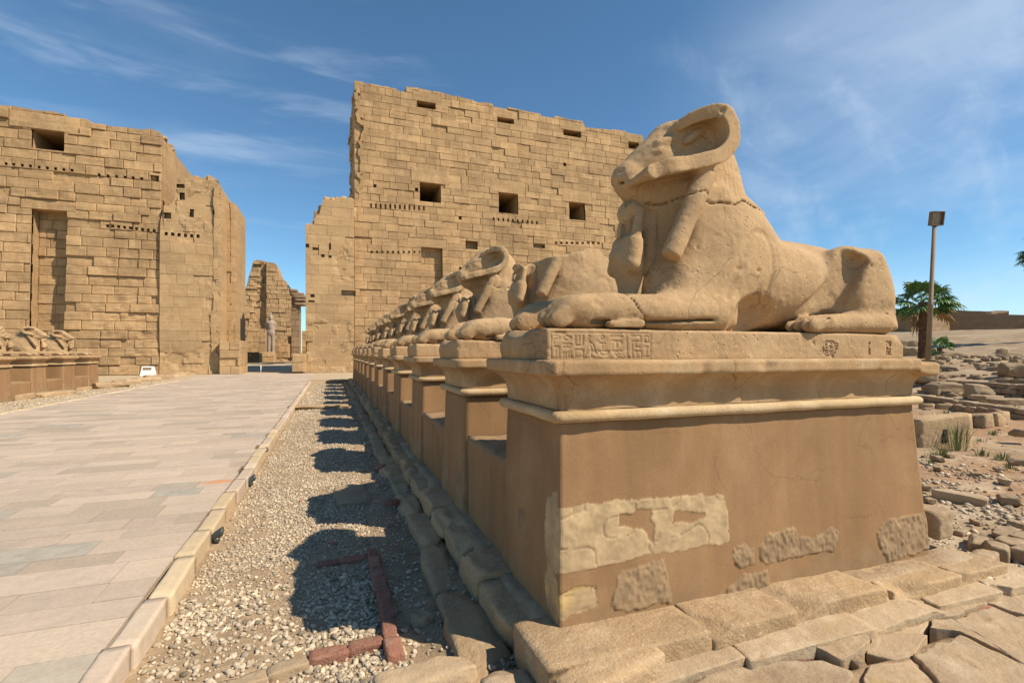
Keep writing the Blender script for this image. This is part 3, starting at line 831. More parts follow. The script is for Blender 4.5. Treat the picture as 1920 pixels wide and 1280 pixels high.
        for i in range(len(us) - 1):
            ua, ub = us[i], us[i + 1]; ta, tb = top(ua) - .02, top(ub) - .02
            for j in range(len(zs) - 1):
                za, zb = zs[j], zs[j + 1]
                if za >= max(ta, tb): break
                um, zm = (ua + ub) / 2, (za + zb) / 2
                if any(h[0] < um < h[1] and h[2] < zm < h[3] for h in holes): continue
                q([p(ua, min(za, ta), D), p(ub, min(za, tb), D), p(ub, min(zb, tb), D), p(ua, min(zb, ta), D)])
            q([p(ua, ta, D), p(ub, tb, D), p(ub, tb, -thick), p(ua, ta, -thick)])
            q([p(ub, z0, -thick), p(ua, z0, -thick), p(ua, ta, -thick), p(ub, tb, -thick)])
        for (u, fl) in ((u0, 0), (u1, 1)):
            a = [p(u, z0, -thick), p(u, z0, D), p(u, top(u) - .02, D), p(u, top(u) - .02, -thick)]
            q(a if not fl else a[::-1])
        for (a0, a1, b0, b1, *dd) in holes:
            e = dd[0] if dd else hole_depth
            e = -(back + e)
            q([p(a0, b0, D), p(a0, b0, e), p(a0, b1, e), p(a0, b1, D)]); q([p(a1, b0, e), p(a1, b0, D), p(a1, b1, D), p(a1, b1, e)])
            q([p(a0, b1, D), p(a0, b1, e), p(a1, b1, e), p(a1, b1, D)]); q([p(a0, b0, e), p(a0, b0, D), p(a1, b0, D), p(a1, b0, e)])
            q([p(a0, b0, e), p(a1, b0, e), p(a1, b1, e), p(a0, b1, e)])
        return mesh_obj(name, V, F, mat, parent, {'tint': np.zeros(len(V))}, smooth=False)
def skyline(pts, Y, b, jag=.0, seed=0):
    """broken top edge from points of the photo -> height as a function of world X"""
    W = sorted(on_y(px, py, Y, b) for px, py in pts)
    xs = [w[0] for w in W]; zs = [w[1] for w in W]
    r = np.random.RandomState(seed); n = 200; jit = r.uniform(-jag, jag, n)
    return lambda x: float(np.interp(x, xs, zs)) + jit[int(abs(x) * 1.6) % n]
def hole_px(x0, y0, x1, y1, Y, b, depth=1.6):
    a = on_y(x0, y0, Y, b); c = on_y(x1, y1, Y, b)
    return (a[0], c[0], c[1], a[1], depth)

YT = 43.0; LEAN = .04
# --- right-hand tower
T = empty('pylon_tower', (15, YT, 0), 'tall sandstone pylon tower with square window holes behind the near row of rams', 'tower')
sk = skyline([(655, 151), (668.7, 150.8), (684, 155), (684.6, 157), (720, 161), (754.8, 168.6), (761.6, 161.7), (800, 168), (834, 175.3), (884, 187), (897, 192), (909, 192.5), (977, 206), (1010, 214), (1035.8, 221), (1040, 218), (1093.8, 227.8), (1095.6, 238), (1149, 244), (1151, 242), (1203, 251), (1212, 254)], YT, LEAN, .05, 3)
wins = [hole_px(787, 341, 827, 381, YT, LEAN, 7), hole_px(935, 360, 972, 402, YT, LEAN, 7), hole_px(1067, 378, 1098, 414, YT, LEAN, 7),
        hole_px(782, 188, 817, 206, YT, LEAN, 4.5), hole_px(932, 218, 964, 233, YT, LEAN, 4.5), hole_px(1056, 242, 1090, 259, YT, LEAN, 4.5), hole_px(1178, 265, 1199, 281, YT, LEAN, 4.5)]
niche = [hole_px(790, 463, 831, 600, YT, LEAN, .55)]
small = [hole_px(873, 451, 896, 468, YT, LEAN, .5), hole_px(1000, 457, 1022, 466, YT, LEAN, .3), hole_px(861, 500, 866, 516, YT, LEAN, .4)]
for x in range(694, 798, 9): small.append(hole_px(x, 381 + (x - 694) * .05, x + 3.5, 390 + (x - 694) * .05, YT, LEAN, .1))
for x in range(924, 1006, 9): small.append(hole_px(x, 407 + (x - 924) * .09, x + 3.5, 414 + (x - 924) * .09, YT, LEAN, .1))
for x in range(695, 790, 10): small.append(hole_px(x, 470, x + 4, 475, YT, LEAN, .08))
for x in range(1040, 1130, 10): small.append(hole_px(x, 453, x + 5, 458, YT, LEAN, .08))
for (x, y) in ((1056, 305), (860, 405), (700, 345), (778, 352)): small.append(hole_px(x, y, x + 6, y + 7, YT, LEAN, .3))
UX0, UX1 = 1.85, on_y(1206, 252, YT, LEAN)[0]
lint = []
for h in wins[:3]: lint.append((h[0] - .75, h[1] + .75, h[3], h[3] + 1.25))
for h in wins[3:]: lint.append((h[0] - .4, h[1] + .5, h[3], h[3] + .9))
lint.append((niche[0][0] - 1.2, niche[0][1] + .4, niche[0][3], niche[0][3] + .8))
w = Wall((0, YT, 0), (1, 0, 0), (0, -1, 0), LEAN, 5)
HH = wins + niche + small
w.blocks(UX0, UX1, 0, sk, holes=[h[:4] for h in HH], lintels=lint, erode=(((24, 9), (5, 1.6), .13), ((13.5, 8.5), (3, .8), .10), ((8, 1.5), (8, 2), .06)))
w.build('facing', M_tower, T)
w.core('core', M_tower, T, UX0 + .02, UX1, 0, lambda x: sk(x) - .15, 9.0, HH)
n = Wall((0, YT + .55, 0), (1, 0, 0), (0, -1, 0), LEAN, 51)
n.blocks(niche[0][0], niche[0][1], 0, lambda x: niche[0][3], row=.6); n.build('niche_back', M_tower, T)
lf = Wall((UX0, YT, 0), (0, 1, 0), (-1, 0, 0), .0, 6)
lt = lambda u: 23.9 - .05 * u + .4 * math.sin(u * 3) - (0 if u > .3 else 0)
lf.blocks(.55, 8.5, 10.5, lt, prot=.12, rough=.10, erode=(((1.5, 17), (2, 3), .4), ((2, 21), (2, 1.0), .5)))
lf.build('end_facing', M_tower, T)
# --- right gate jamb
J = empty('gateway_jamb', (0, YT, 0), 'lower smooth-faced gate pier with stepped broken top left of the tall tower', 'gate pier')
def steps(pts):
    W = [on_y(px, py, YT - .05, 0) for px, py in pts]
    def f(x):
        r = W[0][1]
        for (a, b) in W:
            if x >= a: r = b
        return r
    return f
JX0, JX1 = on_y(573, 697, YT, 0)[0], UX0 - .02
js = steps([(570, 418), (585, 410), (590, 401), (599, 394), (601, 385), (606, 374), (632, 370), (650, 372)])
jh = [hole_px(617, 456, 620.5, 469, YT, 0, .6), hole_px(586, 464, 598, 470, YT, 0, .25), hole_px(602, 477, 609, 483, YT, 0, .25), hole_px(616, 479, 622, 484, YT, 0, .25),
      hole_px(582, 552, 590, 558, YT, 0, .25), hole_px(578, 563, 590, 567, YT, 0, .25), hole_px(573, 457, 580, 465, YT, 0, .25), hole_px(640, 544, 667, 555, YT, 0, .22)]
j = Wall((0, YT - .12, 0), (1, 0, 0), (0, -1, 0), .0, 8)
j.blocks(JX0, JX1, 0, js, row=.78, blen=(1.1, 2.1), holes=[h[:4] for h in jh], gap=.010, bev=.012, prot=.006, rough=.006,
         erode=(((on_y(650, 500, YT)[0], on_y(650, 500, YT)[1]), (.9, 1.0), .28), ((0, 1.6), (2.6, 1.1), .22), ((0, 3.6), (2.2, .6), .12)), fine=(9, 6))
j.build('facing', M_ashlar, J)
j.core('core', M_ashlar, J, JX0 + .02, JX1 - .02, 0, lambda x: js(x) - .1, 5.5, jh, back=.1)
for k, (px, py) in enumerate(((612, 372), (622, 371), (634, 370), (645, 371), (655, 372), (604, 385), (596, 397), (660, 390), (640, 388), (622, 392))):
    x, z = on_y(px, py, YT + .4, 0)
    V, F = rough_block((x, YT + .45 + .2 * (k % 3), z - .35), (.22, .3, .42), k, k, .3, .15, 4)
    mesh_obj('core_stone', V, F, M_ashlar, J, {'tint': np.full(len(V), .3 * math.sin(k))})
V, F = rough_block((JX0 - .45, YT + 3.0, .75), (.50, 3.6, .75), 0, 4, .05, .03, 12)
mesh_obj('passage_plinth', V, F, M_ashlar, J, {'tint': np.full(len(V), -.1)})

# --- left tower
LT = empty('pylon_tower', (-20, YT, 0), 'broad ruined sandstone tower at the left edge with one window hole and tall niche', 'tower')
lsk0 = skyline([(-120, 185), (-30, 192), (0, 196), (94, 210), (130, 216), (164, 224), (173, 232), (206, 236), (240, 240), (262, 243), (275, 241), (290, 243), (300, 250), (310, 254)], YT, LEAN, .05, 9)
LX0, LX1 = -40.0, on_y(301, 400, YT, LEAN)[0]
lw = [hole_px(58, 241, 121, 284, YT, LEAN, 7)]
ln = [hole_px(58, 391, 121, 640, YT, LEAN, 1.0)]
ls = []
for (x0, y0, n_, dx, dy) in ((8, 304, 9, 15.5, 1.6), (183, 325, 6, 16, 1.5), (198, 420, 9, 11, 1.2)):
    for k in range(n_): ls.append(hole_px(x0 + dx * k, y0 + dy * k, x0 + dx * k + 6, y0 + dy * k + 6, YT, LEAN, .15))
ls.append(hole_px(282, 328, 298, 341, YT, LEAN, .4))
w = Wall((0, YT, 0), (1, 0, 0), (0, -1, 0), LEAN, 15)
w.blocks(LX0, LX1, 0, lsk0, row=.66, blen=(1.1, 2.0), holes=[h[:4] for h in lw + ln + ls], prot=.06, rough=.035, bev=.055, gap=.02,
         lintels=[(lw[0][0] - 1.2, lw[0][1] + .9, lw[0][3], lw[0][3] + 1.15), (ln[0][0] - .6, ln[0][1] + .5, ln[0][3], ln[0][3] + .7)], erode=(((-13, 3), (4, 3), .06), ((-24, 12.5), (6, .5), .1)))
w.build('facing', M_tower, LT)
w.core('core', M_tower, LT, LX0, LX1 - .05, 0, lambda x: lsk0(x) - .15, 9.0, lw + ln + ls)
n = Wall((0, YT + 1.0, 0), (1, 0, 0), (0, -1, 0), LEAN, 52)
n.blocks(ln[0][0], ln[0][1], 0, lambda x: ln[0][3], row=.64, prot=.05, bev=.06); n.build('niche_back', M_tower, LT)
# its end, facing the gate, seen at a slant; the top falls away
endpts = [(300, 250), (312, 258), (323.5, 266.7), (332, 278), (340, 292.5), (346, 312), (351.6, 332)]
EP = sorted(on_x(px, py, LX1) for px, py in endpts)
etop = lambda u: float(np.interp(u + YT, [a for a, b in EP], [b for a, b in EP])) + .35 * math.sin(u * 5) * math.sin(u * 2.3 + 1)
e = Wall((LX1, YT, 0), (0, 1, 0), (1, 0, 0), .012, 16)
e.blocks(.80, 8.0, 8.0, etop, row=.66, prot=.10, rough=.10, bev=.08, erode=(((3, 16), (3, 2), .35), ((4.5, 14), (2, 1.5), .4)), lost=.06)
e.build('end_facing', M_tower, LT)
e.core('end_core', M_tower, LT, .85, 8.0, 0, lambda u: etop(u) - .2, .9, (), back=.2)
# --- left gate pier (two steps back)
LJ = empty('gateway_jamb', (-9, YT, 0), 'smooth-faced gate pier with crumbling top joined to the broad ruined left tower', 'gate pier')
aX0, aX1 = LX1 + .04, on_y(413, 640, YT, .01)[0]
ajs = skyline([(300, 410), (305, 380), (326, 378), (327, 333), (350, 331), (366, 329), (395, 331), (408, 340), (419, 358), (424, 372)], YT, .01, .10, 4)
ah = [hole_px(x, 434 + (x - 305) * .08, x + 6, 441 + (x - 305) * .08, YT, .01, .3) for x in range(308, 378, 12)]
ah += [hole_px(x, y, x + dx, y + dy, YT, .01, .4) for x, y, dx, dy in ((306, 397, 14, 13), (336, 360, 10, 14), (386, 384, 22, 4), (398, 392, 10, 10), (355, 391, 8, 16), (330, 344, 16, 9))]
a = Wall((0, YT, 0), (1, 0, 0), (0, -1, 0), .01, 18)
a.blocks(aX0, aX1, 0, ajs, row=.80, blen=(1.0, 2.2), holes=[h[:4] for h in ah], gap=.010, bev=.012, prot=.008, rough=.008, fine=(8, 5),
         erode=(((aX0 + 1, 12.5), (2, 1.6), .30), ((aX1 - .3, 3.5), (.6, 2.6), .25), ((aX0 + 2, 1.3), (3, .6), .20), ((aX1 - .6, 13), (.8, 1.4), .3)))
a.build('facing', M_ashlar, LJ)
a.core('core', M_ashlar, LJ, aX0, aX1, 0, lambda x: ajs(x) - .1, 5.6, ah, back=.12)
r1 = Wall((aX1, YT, 0), (0, 1, 0), (1, 0, 0), .01, 19)
r1.blocks(.05, 2.4, 0, lambda u: 14.2 - .5 * u, row=.8, gap=.012, bev=.02, prot=.02, rough=.03, erode=(((.2, 4), (1, 4), .2),)); r1.build('reveal_facing', M_ashlar, LJ)
bX1 = on_y(443, 640, YT + 2.4, 0)[0]
b = Wall((0, YT + 2.4, 0), (1, 0, 0), (0, -1, 0), .008, 20)
bs = lambda x: 13.9 - .35 * (x - aX1)
bh = [(aX1 + .25, aX1 + .37, z, z + .18, .3) for z in (3.6, 5.4, 7.2, 9.4, 11.3)]
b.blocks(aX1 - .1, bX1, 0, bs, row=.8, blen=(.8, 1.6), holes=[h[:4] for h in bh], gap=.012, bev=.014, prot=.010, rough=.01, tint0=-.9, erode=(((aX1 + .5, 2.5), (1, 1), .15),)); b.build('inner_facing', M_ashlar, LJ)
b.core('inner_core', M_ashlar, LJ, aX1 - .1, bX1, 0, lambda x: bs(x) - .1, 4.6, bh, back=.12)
r2 = Wall((bX1, YT + 2.4, 0), (0, 1, 0), (1, 0, 0), .008, 21)
r2.blocks(.05, 4.6, 0, lambda u: 13.7 - .55 * u, row=.8, gap=.012, bev=.02, prot=.02, rough=.03, holes=[(1.2, 1.5, z, z + .25) for z in (4.0, 6.5, 8.6, 11.2)], erode=(((1.5, 3), (2, 2), .3),)); r2.build('inner_reveal_facing', M_ashlar, LJ)
pb = Wall((0, YT - .55, 0), (1, 0, 0), (0, -1, 0), .0, 22)
px0, px1 = on_y(411, 690, YT - .55, 0)[0], on_y(450, 690, YT - .55, 0)[0]
pb.blocks(px0, px1, 0, lambda x: 2.55 - .05 * x * 0, row=.62, blen=(.8, 1.5), gap=.014, bev=.04, prot=.02, rough=.02); pb.build('plinth_facing', M_ashlar, LJ)
pb.core('plinth_core', M_ashlar, LJ, px0, px1, 0, lambda x: 2.5, 3.6, (), back=.12)
r3 = Wall((px1, YT - .55, 0), (0, 1, 0), (1, 0, 0), .0, 23)
r3.blocks(.05, 3.6, 0, lambda x: 2.55, row=.62, gap=.014, bev=.04, prot=.03); r3.build('plinth_reveal', M_ashlar, LJ)
for r_ in (T, J, LT, LJ):
    for c_ in r_.children: c_.location = -r_.location
# ------------------------------------------------------------------ ground: one sheet to the horizon
def axis(parts):
    out = []
    for a, b, st in parts: out += list(np.arange(a, b, st))
    return np.array(out + [parts[-1][1]])
gx = axis([(-600, -60, 60), (-60, -12, 2), (-12, -1.2, .8), (-1.2, .9, .06), (.9, 2, .045), (2, 9, .06), (9, 24, .2), (24, 60, .8), (60, 140, 4), (140, 900, 60)])
gy = axis([(-120, -10, 10), (-10, .4, .8), (.4, 4, .05), (4, 12, .07), (12, 34, .25), (34, 60, 1.0), (60, 140, 4), (140, 1200, 80)])
GX, GY = np.meshgrid(gx, gy, indexing='ij')
def sstep(a, b, x):
    t = np.clip((x - a) / (b - a), 0, 1); return t * t * (3 - 2 * t)
def ground_h(X, Y):
    X = np.asarray(X, float); Y = np.asarray(Y, float)
    P = np.stack([X.ravel(), Y.ravel(), 0 * X.ravel()], 1)
    n = (fbm(P, 1.6, 4, 2)).reshape(X.shape); nf = fbm(P, .22, 3, 5).reshape(X.shape)
    z = np.full(X.shape, -.14)
    z += .012 * nf * (X > -1.1) * (X < 1.2)
    # disturbed strip beside the footing of the near row
    strip = sstep(.35, .62, X) * (1 - sstep(1.0, 1.2, X)) * (Y < 34)
    z += strip * (.02 + .035 * n * (Y > 0) + .018 * nf)
    # right-hand side: uneven, then a long rise to the far wall
    R = sstep(1.4, 5.0, X)
    z += R * (.03 * n + .014 * nf + .02)
    d = CY_ * Y + SY * X
    s = X * .90 + Y * .25
    rise = 1.45 * sstep(19.5, 31, s) + 3.2 * sstep(34, 84, s)
    z += rise * (X > 4) * (1 - sstep(30, 42, Y) * (X < 40))
    z += (X > 18) * (.10 * n * sstep(18, 30, s))
    # bank falls away in front of the stone slabs, lower trench at the footing
    z -= .09 * np.exp(-((Y - 1.93) / .07) ** 2) * sstep(1.5, 2.0, X) * (1 - sstep(2.9, 3.3, X))
    fl = sstep(1.3, 1.9, X) * (1 - sstep(1.88, 1.95, Y)); z = z * (1 - fl) + fl * (-.030 + .012 * nf + .008 * n)
    # dust lying in the joints of the footings
    fx = sstep(1.02, 1.10, X) * (1 - sstep(4.55, 4.7, X)) * sstep(2.24, 2.32, Y) * (1 - sstep(30, 31, Y)) * (X < 4.7)
    fs = fx * ((Y < 3.0) | (X < 1.5)); z = z * (1 - fs) + fs * (.121 + .022 * n + .014 * nf)
    lo = sstep(1.45, 1.6, X) * (1 - sstep(4.9, 5.1, X)) * sstep(2.08, 2.12, Y) * (1 - sstep(2.22, 2.26, Y)); z = z * (1 - lo) + lo * (.022 + .012 * nf)
    ll = sstep(.76, .82, X) * (1 - sstep(.96, 1.0, X)) * (Y > 2.5) * (Y < 30.5); z = z * (1 - ll) + ll * (-.075 + .02 * n + .012 * nf)
    z = np.where((X > -8.6) & (X < -1.0), np.minimum(z, -.10), z)
    z = np.where(X < -8.6, -.10 + .03 * n * (X < -8.6), z)
    z = np.where(Y > 30.5, np.where(X < 6, -.012 + .004 * nf, z), z)
    return z
GZ = ground_h(GX, GY)
V = np.stack([GX.ravel(), GY.ravel(), GZ.ravel()], 1)
ni, nj = GX.shape
i, j = np.meshgrid(np.arange(ni - 1), np.arange(nj - 1), indexing='ij'); k = (i * nj + j).ravel()
F = np.stack([k, k + nj, k + nj + 1, k + 1], 1).astype(np.int32)
Xr, Yr = V[:, 0], V[:, 1]
Pn = V.copy(); Pn[:, 2] = 0
red = sstep(6.5, 8.5, Xr) * (1 - sstep(17.5, 20, Xr * .9 + Yr * .25)) * sstep(2.2, 3.6, Yr) * np.clip(.65 + .8 * fbm(Pn, 1.4, 4, 8), 0, 1)
pale = np.clip(sstep(31, 33, Yr) * (Xr < 6) + (Xr < -8) * 1.0, 0, 1) * .8 + np.clip(fbm(Pn, .5, 3, 3), 0, .6) * (Xr > 1)
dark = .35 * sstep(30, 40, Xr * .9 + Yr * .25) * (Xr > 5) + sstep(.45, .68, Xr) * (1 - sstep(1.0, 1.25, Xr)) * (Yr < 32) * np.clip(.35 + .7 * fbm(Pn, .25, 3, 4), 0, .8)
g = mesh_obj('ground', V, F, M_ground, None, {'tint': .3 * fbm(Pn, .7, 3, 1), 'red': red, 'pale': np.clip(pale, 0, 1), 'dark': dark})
tag(g, kind='structure')

# ------------------------------------------------------------------ paved avenue
rs = np.random.RandomState(4)
A = Acc(); at = {'pink': [], 'grey': [], 'stain': []}
PX0, PX1 = -8.2, -1.185
y = -3.0
stain_at = on_z(410, 903, 0)
while y < 42.5:
    dy = rs.uniform(.26, .40) if y < 16 else rs.uniform(.34, .46)
    x = PX0 - rs.uniform(0, .8)
    while x < PX1:
        L = rs.uniform(.40, 1.15); a, b = max(x, PX0), min(x + L, PX1)
        if b - a > .06:
            g_ = .0035; z = rs.normal(0, .0012); tl = rs.normal(0, .001)
            near = y < 12
            nu, nv = (8, 3) if near else (1, 1)
            us = np.linspace(a + g_, b - g_, nu + 1); vs = np.linspace(y + g_, y + dy - g_, nv + 1)
            U, W = np.meshgrid(us, vs, indexing='ij'); U = U.ravel(); W = W.ravel()
            P3 = np.stack([U, W, 0 * U], 1)
            Z = z + tl * (U - a) + (.0012 * fbm(P3, .25, 2, 3) if near else 0)
            P = np.stack([U, W, Z], 1); F = []
            for i in range(nu):
                for j in range(nv):
                    k = i * (nv + 1) + j; F.append((k, k + nv + 1, k + nv + 2, k + 1))
            rim = [i * (nv + 1) for i in range(nu + 1)] + [nu * (nv + 1) + j for j in range(1, nv + 1)] + [i * (nv + 1) + nv for i in range(nu - 1, -1, -1)] + [j for j in range(nv - 1, 0, -1)]
            B = P[rim] - np.array([0, 0, .03]); nb = len(P)
            for i in range(len(rim)):
                jn = (i + 1) % len(rim); F.append((rim[jn], rim[i], nb + i, nb + jn))
            n = len(P) + len(B)
            A.add(np.vstack([P, B]), F, float(rs.uniform(-.5, .5)))
            h = rs.rand(); at['pink'] += [float(rs.uniform(.3, 1)) if h < .35 else 0.0] * n
            at['grey'] += [float(rs.uniform(.5, 1)) if .35 < h < (.43 if y < 14 else .40) else 0.0] * n
            full = np.vstack([P, B]); dd = np.hypot((full[:, 0] - stain_at[0]) / .22, (full[:, 1] - stain_at[1]) / .10)
            at['stain'] += list(np.clip(1.2 - dd, 0, 1) * (dd < 1.2))
        x += L
    y += dy
V = np.concatenate(A.V); at = {k: np.array(v) for k, v in at.items()}; at['tint'] = np.concatenate(A.T)
pv = mesh_obj('path', V, A.F, M_paving, None, at, smooth=False); tag(pv, kind='structure')
bed = mesh_obj('path_bed', [(PX0, -3, -.012), (PX1, -3, -.012), (PX1, 42.5, -.012), (PX0, 42.5, -.012)], [(0, 1, 2, 3)], M_joint, None, {'tint': [0] * 4}); tag(bed, kind='structure')
# kerbs
def kerb(name, x0, x1, y0, y1, l0, l1, zt, seed, zb=-.2):
    rs = np.random.RandomState(seed); A = Acc(); pk = []; yl = []; y = y0
    while y < y1:
        L = rs.uniform(l0, l1); h = rs.rand()
        V, F = rough_block(((x0 + x1) / 2 + rs.normal(0, .008), y + L / 2, (zt + zb) / 2 + rs.normal(0, .004)), ((x1 - x0) / 2, L / 2 - .004, (zt - zb) / 2), rs.normal(0, .012), y, .09, .035, 7 if y < 14 else 4, chip=.25)
        A.add(V, F, float(rs.uniform(-.5, .6))); pk += [float(rs.uniform(.4, 1)) if h < .45 else 0.0] * len(V); yl += [float(rs.uniform(.5, 1)) if h > .62 else 0.0] * len(V); y += L
    o = mesh_obj(name, np.concatenate(A.V), A.F, M_kerb, None, {'tint': np.concatenate(A.T), 'pink': pk, 'yellow': yl}); tag(o, kind='structure'); return o
kerb('kerb', PX1 + .012, -1.035, -2.0, 30.2, .38, .75, .006, 3)
kerb('kerb', -8.45, PX0 - .01, 4.0, 33.5, .42, .62, .02, 7)
kerb('kerb', -1.0, 1.05, 30.3, 30.5, .2, .21, .01, 9) if False else None

# ------------------------------------------------------------------ loose gravel
def pebbles(name, region, count, size, seed, tpl, zfun, flat=.62):
    rs = np.random.RandomState(seed)
    x0, x1, y0, y1 = region
    n = count; X = rs.uniform(x0, x1, n); Y = rs.uniform(y0, y1, n)
    k = zfun(X, Y); X, Y, Zs, K = X[k[1]], Y[k[1]], k[0][k[1]], k[1]; n = len(X)
    S = size[0] + (size[1] - size[0]) * rs.rand(n) ** 2.2
    TV, TF = tpl; m = len(TV)
    an = rs.uniform(0, 2 * math.pi, n); ca, sa = np.cos(an), np.sin(an)
    ax = rs.uniform(.75, 1.35, n); ay = rs.uniform(.6, 1.0, n); az = rs.uniform(.45, .8, n) * flat / .62
    tx = rs.normal(0, .25, n); ty = rs.normal(0, .25, n)
    P = TV[None] * np.stack([ax, ay, az], 1)[:, None] * S[:, None, None]
    P = P * (1 + .16 * rs.uniform(-1, 1, (n, m, 1)))
    P[:, :, 2] += P[:, :, 0] * tx[:, None] + P[:, :, 1] * ty[:, None]
    x = P[:, :, 0] * ca[:, None] - P[:, :, 1] * sa[:, None]; yv = P[:, :, 0] * sa[:, None] + P[:, :, 1] * ca[:, None]
    P = np.stack([x + X[:, None], yv + Y[:, None], P[:, :, 2] + (Zs + S * .28)[:, None]], 2).reshape(-1, 3)
    F = (TF[None] + (np.arange(n) * m)[:, None, None]).reshape(-1, 3).astype(np.int32)
    T = np.repeat(np.clip(rs.normal(.05, .45, n), -1, 1), m)
    return P, F, T
def ico(sub):
    import bmesh
    bm = bmesh.new(); bmesh.ops.create_icosphere(bm, subdivisions=sub, radius=1)
    V = np.array([v.co[:] for v in bm.verts]); F = np.array([[v.index for v in f.verts] for f in bm.faces]); bm.free(); return V, F
I1, I2 = ico(1), ico(2)
def clump(X, Y, sc, seed, lo, hi):
    P = np.stack([X, Y, 0 * X], 1); return sstep(lo, hi, fbm(P, sc, 3, seed))
def strip_z(X, Y):
    r = np.random.RandomState(5).rand(len(X))
    edge = .40 + .12 * vnoise(np.stack([X * 0, Y, 0 * X], 1), .9, 3)
    keep = (X < edge) | (r < .16)
    keep &= r < (.40 + .6 * clump(X, Y, .6, 9, -.3, .4))
    return ground_h(X, Y), keep & (Y > 1.2)
gs = []
gs.append(pebbles('', (-1.0, 1.0, 1.6, 4.2), 12500, (.007, .023), 1, I2, strip_z))
gs.append(pebbles('', (-1.0, .95, 4.2, 8.5), 19000, (.007, .019), 2, I1, strip_z))
gs.append(pebbles('', (-1.0, .9, 8.5, 16), 17000, (.010, .022), 3, I1, strip_z))
gs.append(pebbles('', (-1.0, .9, 16, 30.2), 9000, (.016, .034), 4, I1, strip_z))
def left_z(X, Y):
    return ground_h(X, Y), np.random.RandomState(3).rand(len(X)) < .8
gs.append(pebbles('', (-10.4, -8.47, 12, 33), 6000, (.016, .035), 5, I1, left_z))
def right_z(X, Y):
    r = np.random.RandomState(8).rand(len(X)); P = np.stack([X, Y, 0 * X], 1)
    dens = .12 + .75 * sstep(-.1, .5, fbm(P, 1.1, 3, 12)) * (1 - sstep(8.6, 10.5, X))
    ok = ((Y > 2.25) | (X > 4.2)) & ~((X < 4.6) & (Y > 2.3) & (Y < 3.7)) & (Y > 1.9 + .0 * X)
    return ground_h(X, Y), ok & (r < dens)
gs.append(pebbles('', (4.3, 9.0, 1.9, 6.5), 9000, (.009, .040), 6, I1, right_z, .5))
gs.append(pebbles('', (6.0, 20, 1.5, 13), 5000, (.014, .055), 7, I1, right_z, .5))
off = 0; VV = []; FF = []; TT = []
for P, F, T in gs: VV.append(P); FF.append(F + off); TT.append(T); off += len(P)
gr = mesh_obj('gravel', np.concatenate(VV), np.concatenate(FF), M_pebble, None, {'tint': np.concatenate(TT)}, smooth=True)
tag(gr, kind='stuff'); tag(gr, 'loose pale river gravel spread between kerb and ram pedestals', 'gravel')

# ------------------------------------------------------------------ the two rows
ORD = ['first', 'second', 'third', 'fourth', 'fifth', 'sixth', 'seventh', 'eighth', 'ninth', 'tenth', 'eleventh', 'twelfth', 'thirteenth', 'fourteenth']
def side_xz(px, py, Y):
    X, z = on_y(px, py, Y); return X - 1.18, z - .15
def z5(a, b): return (860 + a / 2.1333, 760 + b / 2.1333)
def poly5(pts, Y=2.5): return [side_xz(*z5(*p), Y) for p in pts]
patches = [
    ('pale', 'side', poly5([(375, 432), (470, 410), (540, 392), (640, 385), (770, 372), (900, 362), (1075, 362), (1080, 545), (960, 565), (880, 580), (820, 585), (780, 590), (700, 610), (600, 640), (480, 655), (378, 678)])),
    ('fill', 'side', poly5([(650, 440), (700, 425), (775, 415), (775, 560), (740, 500), (690, 490), (640, 480)])),
    ('fill', 'side', poly5([(852, 425), (990, 425), (990, 445), (930, 468), (852, 475)])),
    ('yellow', 'side', poly5([(385, 840), (395, 765), (470, 718), (552, 712), (552, 790), (470, 825), (410, 850)])),
    ('rough', 'side', poly5([(640, 660), (730, 640), (822, 612), (838, 780), (730, 800), (630, 818), (612, 790)])),
    ('rough', 'side', poly5([(1092, 575), (1140, 552), (1180, 575), (1172, 630), (1120, 648), (1095, 620)])),
    ('rough', 'side', poly5([(1195, 560), (1240, 510), (1290, 505), (1330, 490), (1350, 535), (1420, 528), (1490, 482), (1515, 510), (1500, 575), (1400, 590), (1330, 612), (1220, 628), (1192, 605)])),
    ('rough', 'side', poly5([(1110, 680), (1232, 655), (1225, 740), (1060, 760), (1075, 715)])),
    ('rough', 'side', poly5([(1672, 500), (1720, 455), (1850, 425), (1950, 420), (1950, 545), (1700, 622), (1678, 560)])),
]
def front_poly(pts): # offsets across the front (local y), height
    return pts
patches += [('pale', 'front', [(-.5, .26), (-.31, .26), (-.26, .50), (-.30, .66), (-.38, .70), (-.5, .70)]),
            ('yellow', 'front', [(-.52, .0), (-.34, .02), (-.28, .18), (-.33, .30), (-.52, .16)]),
            ('rough', 'front', [(.02, .32), (.14, .30), (.16, .44), (.04, .48)])]
NEARY = [2.48, 4.58, 7.0, 9.4, 11.65, 14.1, 16.5, 18.9, 21.3, 23.7, 26.1, 28.5]
hero = make_sphinx(.0105, True, True, True, 0)
half = make_sphinx(.015, False, True, False, 3)
std = make_sphinx(.0165, True, True, False, 6)
std2 = make_sphinx(.022, True, True, False, 9)
std3 = make_sphinx(.022, True, False, False, 14, True)
P_, F_ = (lambda k: k.mesh(.004, 8))(sculpt_king(.014, False)); me_broken = mesh_obj('king_figure', P_, F_, M_statue); bpy.data.objects.remove(me_broken) if False else None
ped_hero = make_pedestal(1, True, patches); ped_std = make_pedestal(5, False); ped_std2 = make_pedestal(12, False)
GR, GP = 'ram-headed sphinx statues along the right of the avenue', 'plastered pedestals under the right row of rams'
used = set()
def take(o):
    if o.name in used: return copy_tree(o)
    used.add(o.name); return o
near_lab = {0: 'large complete ram-headed sphinx statue nearest the camera with curled horn against the sky',
            1: 'headless ram sphinx with broken neck beside the large complete ram',
            2: 'ram sphinx with intact head and curled horn just left of the headless one'}
